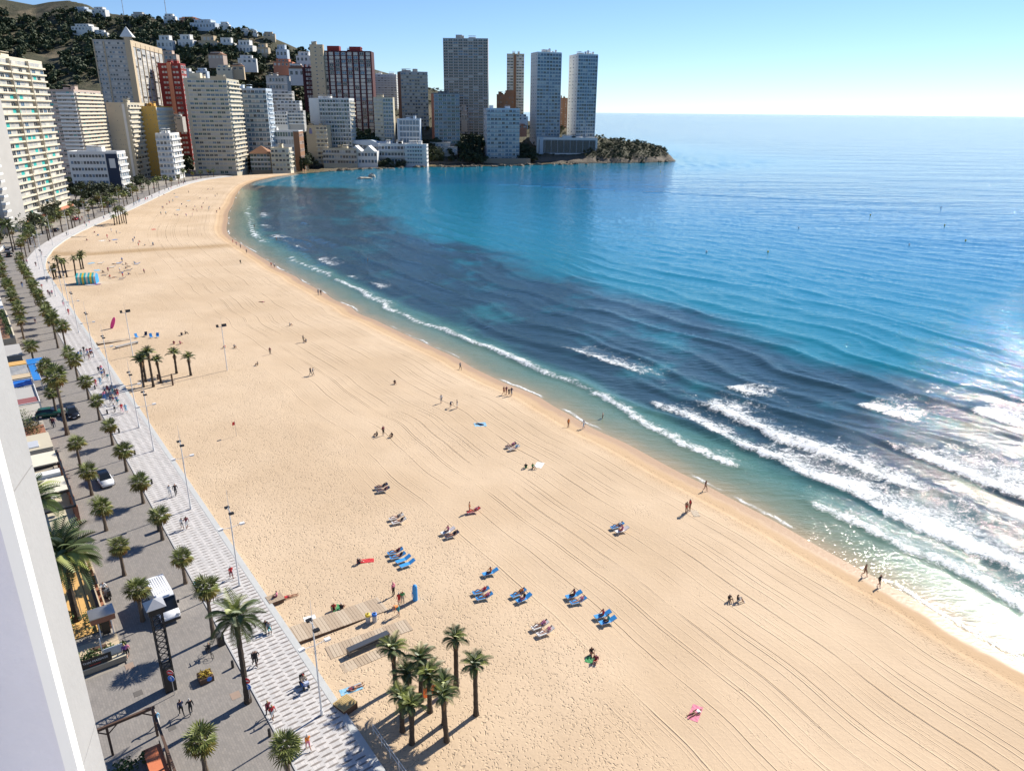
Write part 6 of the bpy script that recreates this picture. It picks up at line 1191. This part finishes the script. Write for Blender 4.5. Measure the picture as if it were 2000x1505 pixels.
for x in (-.6,.6): m = MB(); m.bx(x-.06,x+.06,-.7,.7,-.1,.449); link('leg', m.mesh('leg', WOODD), t)
p = onsand(541,1172); person((p[0],p[1],p[2]+.04), 1.8, 'sit', 'person in pink top sitting on the plank seat', 'pink', 'maroon', 'shorts', grp='people on the beach')
# orange thing behind the clump, flag pole, posts, tent, boards
p = onsand(838,1352); t = thing('canvas_shelter', 'orange canvas shelter among the palm clump', 'shelter', p, .5); m = MB(); m.add([(-.9,-.5,0),(.9,-.5,0),(.9,.5,0),(-.9,.5,0),(-.8,0,.75),(.8,0,.75)], [(0,1,5,4),(2,3,4,5),(1,2,5),(3,0,4)]); link('canvas', m.mesh('canvas', ORAN), t); m = MB(); m.tube([(-.8,0,.76),(.8,0,.76)], .02, 5); link('ridge_pole', m.mesh('ridge_pole', WHITE), t)
p = onsand(462,851); t = thing('flag_pole', 'short pole with a red flag on the open sand', 'flag', p); m = MB(); m.tube([(0,0,-.2),(0,0,2.6)], .03, 6); link('pole', m.mesh('pole', STEEL), t); m = MB(); m.add([(0,0,1.9),(-.5,.06,1.75),(-.42,.02,2.3),(0,0,2.5)], [(0,1,2,3)]); link('flag', m.mesh('flag', REDS), t)
for px, py, hh_, lab in ((338,752,2.2,'thick dark wooden post at the edge of the mid palm clump'),(309,741,1.0,'short dark wooden post inside the mid palm clump')):
    p = onsand(px, py); m = MB(); m.tube([(0,0,-.2),(0,0,hh_),(0,0,hh_+.06)], [.17,.15,.1], 8); tag(link('wooden_post', m.mesh('wooden_post', WOODD), None, p), lab, 'post')
planks((190,673),(252,662),1.6,1.98,1.65,'small far boardwalk leading to the mid palm clump'); planks((118,464),(170,462),2.2,1.98,1.65,'far boardwalk at the runnel'); 
a = onsand(226,681); t = thing('long_bench', 'grey concrete bench near the mid palm clump', 'bench', a, yaw_at(20)-R(70)); m = MB(); m.bx(0,5,-.3,.3,.3,.5); link('seat', m.mesh('seat', W_GREY), t); m = MB(); m.bx(.1,.4,-.25,.25,-.1,.3); m.bx(4.6,4.9,-.25,.25,-.1,.3); link('base', m.mesh('base', W_DGREY), t)
p = onsand(172,553); t = thing('striped_tent', 'turquoise and yellow striped beach tent', 'tent', p, R(15)); hw = 1.7
for k in range(10):
    m = MB(); x0 = -2.6+.52*k; x1 = x0+.52; m.add([(x0,-hw,0),(x1,-hw,0),(x1,-hw,2.2),(x0,-hw,2.2),(x0,0,3.1),(x1,0,3.1),(x0,hw,2.2),(x1,hw,2.2),(x0,hw,0),(x1,hw,0)], [(0,1,2,3),(3,2,5,4),(4,5,7,6),(6,7,9,8)]); link('canvas_strip', m.mesh('canvas_strip', (TEAL, CANV, TEAL, YELS)[k % 4]), t)
for x in (-2.601,2.601): m = MB(); m.add([(x,-hw,0),(x,hw,0),(x,hw,2.2),(x,0,3.1),(x,-hw,2.2)], [(0,1,2,3,4)]); link('end_canvas', m.mesh('end_canvas', SKYB), t)
def board(px, py, mat, L, rot, label, cat='paddle board'):
    p = onsand(px, py); m = MB(); n = 16; m.prism([(L/2*math.cos(6.2832*k/n), .42*math.sin(6.2832*k/n)) for k in range(n)], -.06, .06); tag(link('paddle_board' if cat != 'kayak' else 'kayak', m.mesh('board', mat), None, (p[0],p[1],p[2]+ (1.2 if cat == 'paddle board' and L > 3.1 else .1)), rot), label, cat)
board(222,641,PINK,3.2,(R(90),R(-68),R(10)),'pink paddle board standing in the sand'); board(185,556,PURP,3.4,(0,0,.3),'purple kayak lying beside the striped tent','kayak'); board(176,557,WHITE,3.0,(0,0,.1),'white board lying beside the striped tent')
for px, py, c_, lab in ((268,660,SKYB,'blue beach chair near the mid boardwalk'),(284,657,CL['navy'],'navy beach chair near the mid boardwalk'),(296,660,SKYB,'light blue beach chair near the mid boardwalk'),(308,659,SKYB,'blue beach chair at the end of the chair row')):
    p = onsand(px, py); t = thing('beach_chair', lab, 'beach chair', p, rnd.uniform(0,1), 'beach chairs'); m = MB(); m.bx(-.3,.3,-.3,.3,.28,.33); link('seat', m.mesh('seat', c_), t); m = MB(); m.add([(-.3,.3,.3),(.3,.3,.3),(.3,.55,1.0),(-.3,.55,1.0),(-.3,.34,.3),(.3,.34,.3),(.3,.59,1.0),(-.3,.59,1.0)], [(0,1,2,3),(4,7,6,5),(0,4,5,1),(3,2,6,7),(0,3,7,4),(1,5,6,2)]); link('back', m.mesh('back', c_), t)
    for x in (-.27,.27):
        for y in (-.27,.27): m = MB(); m.tube([(x,y,-.05),(x,y,.28)], .02, 5); link('leg', m.mesh('leg', STEEL), t)
# far sunbathers and loungers near the tent and bend
FC = ['black','navy','white','red','blue','pink','grey','maroon','lightblue','teal','beige']
for k in range(26):
    px = rnd.choice((rnd.uniform(195,250), rnd.uniform(215,285))); py = rnd.uniform(512,548); c_ = rnd.choice(FC); b_ = rnd.choice(FC)
    if k % 3 == 0: p = onsand(px, py); lounger(p, BR + rnd.uniform(-.3,.3), rnd.choice(('blue','white','navy')), 'sun lounger in the far group beside the striped tent')
    else: beachgoer(px, py, rnd.choice(('ground','lie','stand')), c_, b_, 'swim' if k % 2 else 'shorts', 'in the group beside the striped tent')
for k in range(16):
    px = rnd.uniform(165,300); py = rnd.uniform(452,482); c_ = rnd.choice(FC); b_ = rnd.choice(FC); beachgoer(px, py, rnd.choice(('ground','ground','stand','lie')), c_, b_, 'shorts', 'on the sand beyond the runnel')
for k in range(34):
    px = rnd.uniform(300,430); py = rnd.uniform(358,425); c_ = rnd.choice(FC); b_ = rnd.choice(FC); beachgoer(px, py, rnd.choice(('ground','ground','stand','walk')), c_, b_, 'shorts', 'on the far curve of the beach')
for px, py, c_ in ((348,410,'lightblue'),(368,392,'lightblue'),(345,385,'blue'),(300,448,'red'),(224,468,'blue'),(200,470,'white'),(190,528,'lightblue'),(178,514,'lightblue')): flatcloth(px, py, 2.2, 1.6, c_, f'{c_} blanket or sheet on the far sand')
# --- promenade and street walkers
def walker(px, py, rot, pose, top, bottom, style, where, z=1.98, **k):
    p = G(px, py, z); return person(p, rot + rnd.uniform(-.15,.15), pose, desc(top, bottom, style, pose, where), top, bottom, style, grp='people on the promenade and street', **k)
for a in ((333,969,BACK,'walk','white','white','long','in a pair on the patterned promenade'),(344,967,BACK,'walk2','black','black','long','in a pair on the patterned promenade'),(357,1033,ALONG,'walk','white','grey','shorts','with a bag on the patterned promenade'),(366,1032,ALONG,'walk2','maroon','white','shorts','with a bag on the patterned promenade'),(453,1130,ALONG,'walk','red','maroon','shorts','past the tall feather palm'),(498,1300,BACK,'walk','black','black','long','close together on the promenade beside the palm'),(502,1299,BACK,'walk2','black','black','shorts','close together on the promenade beside the palm'),(526,1399,ALONG,'walk','maroon','black','long','at the kerb'),(534,1405,ALONG,'walk2','red','white','shorts','at the kerb'),(603,1464,ALONG,'walk','orange','pink','shorts','behind the near fan palm'),
(356,1397,ALONG,'walk','navy','black','long','across the paved street'),(374,1394,ALONG,'walk2','black','black','long','across the paved street'),(309,1419,BACK,'walk','lightblue','white','long','alone beside the pergola'),(247,1285,ALONG,'walk','purple','black','shorts','past the notice board'),(251,1283,ALONG,'walk2','pink','black','shorts','past the notice board'),(103,834,BACK,'walk','black','black','long','by the green car'),(107,834,BACK,'walk2','maroon','navy','long','by the green car'),(386,1155,ALONG,'stand','teal','black','long','at the kerb beside a bicycle'),(520,1231,BACK,'sit','black','navy','long','on the promenade edge'),(526,1233,BACK,'sit','grey','teal','shorts','on the promenade edge')):
    walker(*a, z=1.98 if a[0] not in (356,374,309,247,251,103,107,386) else 1.96)
k = 0
for px, py in ((194,730),(199,728),(205,735),(201,740),(212,745),(188,756),(197,752),(206,771),(211,768),(216,773),(221,770),(227,775),(205,780),(222,786),(229,790),(232,795),(239,805),(247,806),(225,805),(231,775),(218,790),(160,697),(165,690),(172,695),(175,702),(155,700)):
    t_, b_ = FC[k*5 % 11], FC[(k*3+1) % 11]; walker(px, py, (ALONG, BACK)[k % 2], ('walk','walk2')[k//2 % 2], t_, b_, ('long','shorts')[k % 2], 'in the crowd by the mid promenade'); k += 1
for j in range(58):
    s = rnd.uniform(150, SE-30); n_ = rnd.uniform(.7, 4.6) if j % 4 else rnd.uniform(6, 12); q = P3(s, n_, 1.985 if j % 4 else 1.96); ya = yaw_at(s) - math.pi/2 + (0 if j % 2 else math.pi); t_, b_ = rnd.choice(FC), rnd.choice(FC)
    ps = rnd.choice(('walk','walk2','stand')); st = rnd.choice(('long','shorts')); person(q, ya, ps, desc(t_, b_, st, ps, 'on the far stretch of promenade' if s < 260 else 'on the promenade past the bend'), t_, b_, st, grp='far promenade people')
# --- two-wheelers and seats on the promenade
def wheel_mesh(r):
    m = MB(); n = 16
    for k in range(n): a, b = 6.2832*k/n, 6.2832*(k+1)/n; m.tube([(r*math.cos(a),0,r*math.sin(a)),(r*math.cos(b),0,r*math.sin(b))], .022, 4, 0, False)
    for k in range(5): a = 6.2832*k/5; m.tube([(0,0,0),(r*math.cos(a),0,r*math.sin(a))], .006, 3, 0, False)
    return m.mesh('wheel', TYRE)
WM = wheel_mesh(.33); WMS = MB().tube([(0,-.06,0),(0,.06,0)], .22, 12).mesh('wheel', TYRE)
def bicycle(loc, rot, mat, label):
    t = thing('bicycle', label, 'bicycle', loc, rot, 'bicycles'); 
    for y in (-.52,.52): link('wheel', WM, t, (0,y,.35), R(90))
    m = MB()
    for a, b in (((0,-.52,.35),(0,-.12,.35)),((0,-.12,.35),(0,-.22,.82)),((0,-.2,.75),(0,.36,.78)),((0,-.12,.35),(0,.36,.74)),((0,.34,.9),(0,.52,.35)),((0,-.52,.35),(0,-.2,.75))): m.tube([a,b], .02, 5)
    link('frame', m.mesh('frame', mat), t); m = MB(); m.box((0,-.24,.9), (.14,.26,.06)); link('saddle', m.mesh('saddle', BLACK), t); m = MB(); m.tube([(-.28,.26,.98),(0,.34,1.0),(.28,.26,.98)], .016, 5); link('handlebar', m.mesh('handlebar', STEEL), t); return t
def scooter(loc, rot, mat, label, grp=None):
    t = thing('scooter', label, 'scooter', loc, rot, grp)
    for y in (-.55,.6): link('wheel', WMS, t, (0,y,.23), R(90))
    m = MB(); m.add([(-.16,-.75,.35),(.16,-.75,.35),(.2,-.1,.3),(-.2,-.1,.3),(-.14,-.8,.68),(.14,-.8,.68),(.17,-.15,.66),(-.17,-.15,.66)], [(0,3,2,1),(4,5,6,7),(0,1,5,4),(1,2,6,5),(2,3,7,6),(3,0,4,7)]); m.bx(-.17,.17,-.1,.38,.22,.3); link('body', m.mesh('body', mat), t)
    m = MB(); m.bx(-.13,.13,-.72,-.14,.69,.76); link('seat', m.mesh('seat', BLACK), t); m = MB(); m.add([(-.2,.38,.25),(.2,.38,.25),(.16,.5,1.0),(-.16,.5,1.0),(-.18,.46,.25),(.18,.46,.25),(.14,.56,1.0),(-.14,.56,1.0)], [(0,1,2,3),(4,7,6,5),(0,4,5,1),(3,2,6,7),(0,3,7,4),(1,5,6,2)]); link('leg_shield', m.mesh('leg_shield', mat), t); m = MB(); m.tube([(-.32,.42,1.05),(0,.5,1.06),(.32,.42,1.05)], .02, 5); link('handlebar', m.mesh('handlebar', STEEL), t); return t
p = G(214,1165,1.96); scooter(p, BACK, P_K, 'black scooter parked by the ochre patio'); p = G(206,1163,1.96); scooter(p, BACK+.1, P_S, 'silver scooter ridden by a person in white'); person((p[0]-math.sin(BACK)*-.35, p[1]+math.cos(BACK)*-.35, p[2]+.02), BACK+.1, 'ride', 'person in white shirt riding the silver scooter', 'white', 'black', 'shorts', grp='riders')
p = G(410,1280,1.96); bicycle(p, ALONG+.2, BLACK, 'black bicycle ridden across the street'); person((p[0]+.1*math.sin(ALONG), p[1]-.1*math.cos(ALONG), p[2]+.22), ALONG+.2, 'ride', 'cyclist in black clothes riding the black bicycle', 'black', 'black', 'long', grp='riders')
p = G(386,1158,1.96); bicycle((p[0]+.5,p[1]+.2,p[2]), ALONG-.7, STEEL, 'grey bicycle leaning at the kerb')
def mobility(px, py, mat, label, top, bot, plabel, hair=None):
    p = G(px, py, 1.985); t = thing('mobility_scooter', label, 'mobility scooter', p, BACK)
    for x, y in ((-.25,-.4),(.25,-.4),(-.22,.45),(.22,.45)): link('wheel', WMS, t, (x,y,.23), R(90), .8)
    m = MB(); m.bx(-.24,.24,-.5,.4,.28,.38); m.bx(-.22,.22,-.5,-.05,.38,.5); link('chassis', m.mesh('chassis', mat), t); m = MB(); m.bx(-.25,.25,-.45,0,.5,.56); m.bx(-.25,.25,-.52,-.45,.5,1.05); link('seat', m.mesh('seat', BLACK), t); m = MB(); m.tube([(0,.42,.38),(0,.34,1.0)], .03, 5); m.tube([(-.25,.28,1.0),(.25,.28,1.0)], .018, 5); link('tiller', m.mesh('tiller', BLACK), t); m = MB(); m.bx(-.2,.2,.45,.75,.7,.95); link('basket', m.mesh('basket', M('basket_pale', (.4,.45,.6), .6)), t)
    person((p[0]-math.sin(BACK)*-.12, p[1]+math.cos(BACK)*-.12, p[2]+.06), BACK, 'sit', plabel, top, bot, 'shorts', hair=hair, grp='riders')
mobility(595,1340,BLUES,'blue mobility scooter at the promenade edge','beige','white','person in a red cap riding the blue mobility scooter','red'); mobility(178,690,P_R,'red mobility scooter on the mid promenade','red','black','person in red riding the red mobility scooter')
p = G(165,700,1.985); bicycle(p, ALONG, P_S, 'silver bicycle on the mid promenade')
# benches and railings at the near promenade edge
for k, (s, n_) in enumerate(((.8,.35),)):
    t = thing('railing', 'white pipe railing with wire at the bottom of the promenade', 'railing', P3(s, -1.6, 1.7), yaw_at(s))
    for x in (-3,-1.5,0,1.5,3): m = MB(); m.tube([(x,0,-.6),(x,0,1.0)], .03, 6); link('post', m.mesh('post', WHITE), t)
    for z in (.5,.98): m = MB(); m.tube([(-3,0,z),(3,0,z)], .025, 5); link('rail', m.mesh('rail', WHITE), t)
# --- on the water
p = G(712,349,0); rk = np.random.RandomState(4); m = MB()
def rock(loc, sx, sy, sz, label, mat, seed):
    g = np.random.RandomState(seed); n, k = 10, 6; v = []; 
    for i in range(k+1):
        for j in range(n): th = math.pi*i/k; r_ = 1 + .5*(g.rand()-.5); v.append((sx*math.sin(th)*math.cos(6.2832*j/n)*r_, sy*math.sin(th)*math.sin(6.2832*j/n)*r_, sz*math.cos(th)*(1+.4*(g.rand()-.5))))
    f = [(i*n+j, (i+1)*n+j, (i+1)*n+(j+1)%n, i*n+(j+1)%n) for i in range(k) for j in range(n)]; m = MB(); m.add(v, f); return tag(link('rock', m.mesh('rock', mat)), label, 'rock') if loc is None else tag(link('rock', m.mesh('rock', mat), None, loc), label, 'rock', 'rocks in the water')
RKM = M('sea_rock', (.16,.13,.09), .85, var=.5, scale=.8, bump=.2, bscale=1.5)
rock((p[0],p[1],-.3), 7, 3, 1.6, 'long low rock islet off the beach end', M('pale_rock', (.42,.38,.3), .85, var=.4, scale=.8, bump=.2, bscale=1.5), 3); p = G(726,346,0); rock((p[0],p[1],-.2), 3, 2.4, 3.0, 'taller pale rock on the islet end', _mats['pale_rock'], 5)
for k in range(60):
    px = rnd.uniform(600, 1310); py = float(np.interp(px, [600,640,700,830,940,1100,1200,1318],[339.5,336,331.5,326.5,326,321.5,319,315.5])) - rnd.uniform(-.5,1.5); p = G(px, py, 0); rock((p[0],p[1],-.2), rnd.uniform(1.5,4.5), rnd.uniform(1.5,3), rnd.uniform(.8,2.4), 'dark shore rock along the waterline of the headland', RKM, 40+k)
bu = MB(); bu.tube([(0,0,-.2),(0,0,.35),(0,0,.55)], [.3,.32,.1], 10); bum = bu.mesh('buoy', YELS); buw = bu.mesh('buoy', WHITE)
for k, (px, py) in enumerate(((1838,405),(1886,470),(1776,478),(1845,440),(1380,492),(1500,492),(1560,445),(1700,420),(1010,330),(870,336),(1160,335),(1290,335))):
    tag(link('buoy', bum if k % 2 else buw, None, G(px, py, .05)), 'small yellow marker buoy floating on the bay' if k % 2 else 'small white marker buoy floating on the bay', 'buoy', 'marker buoys')
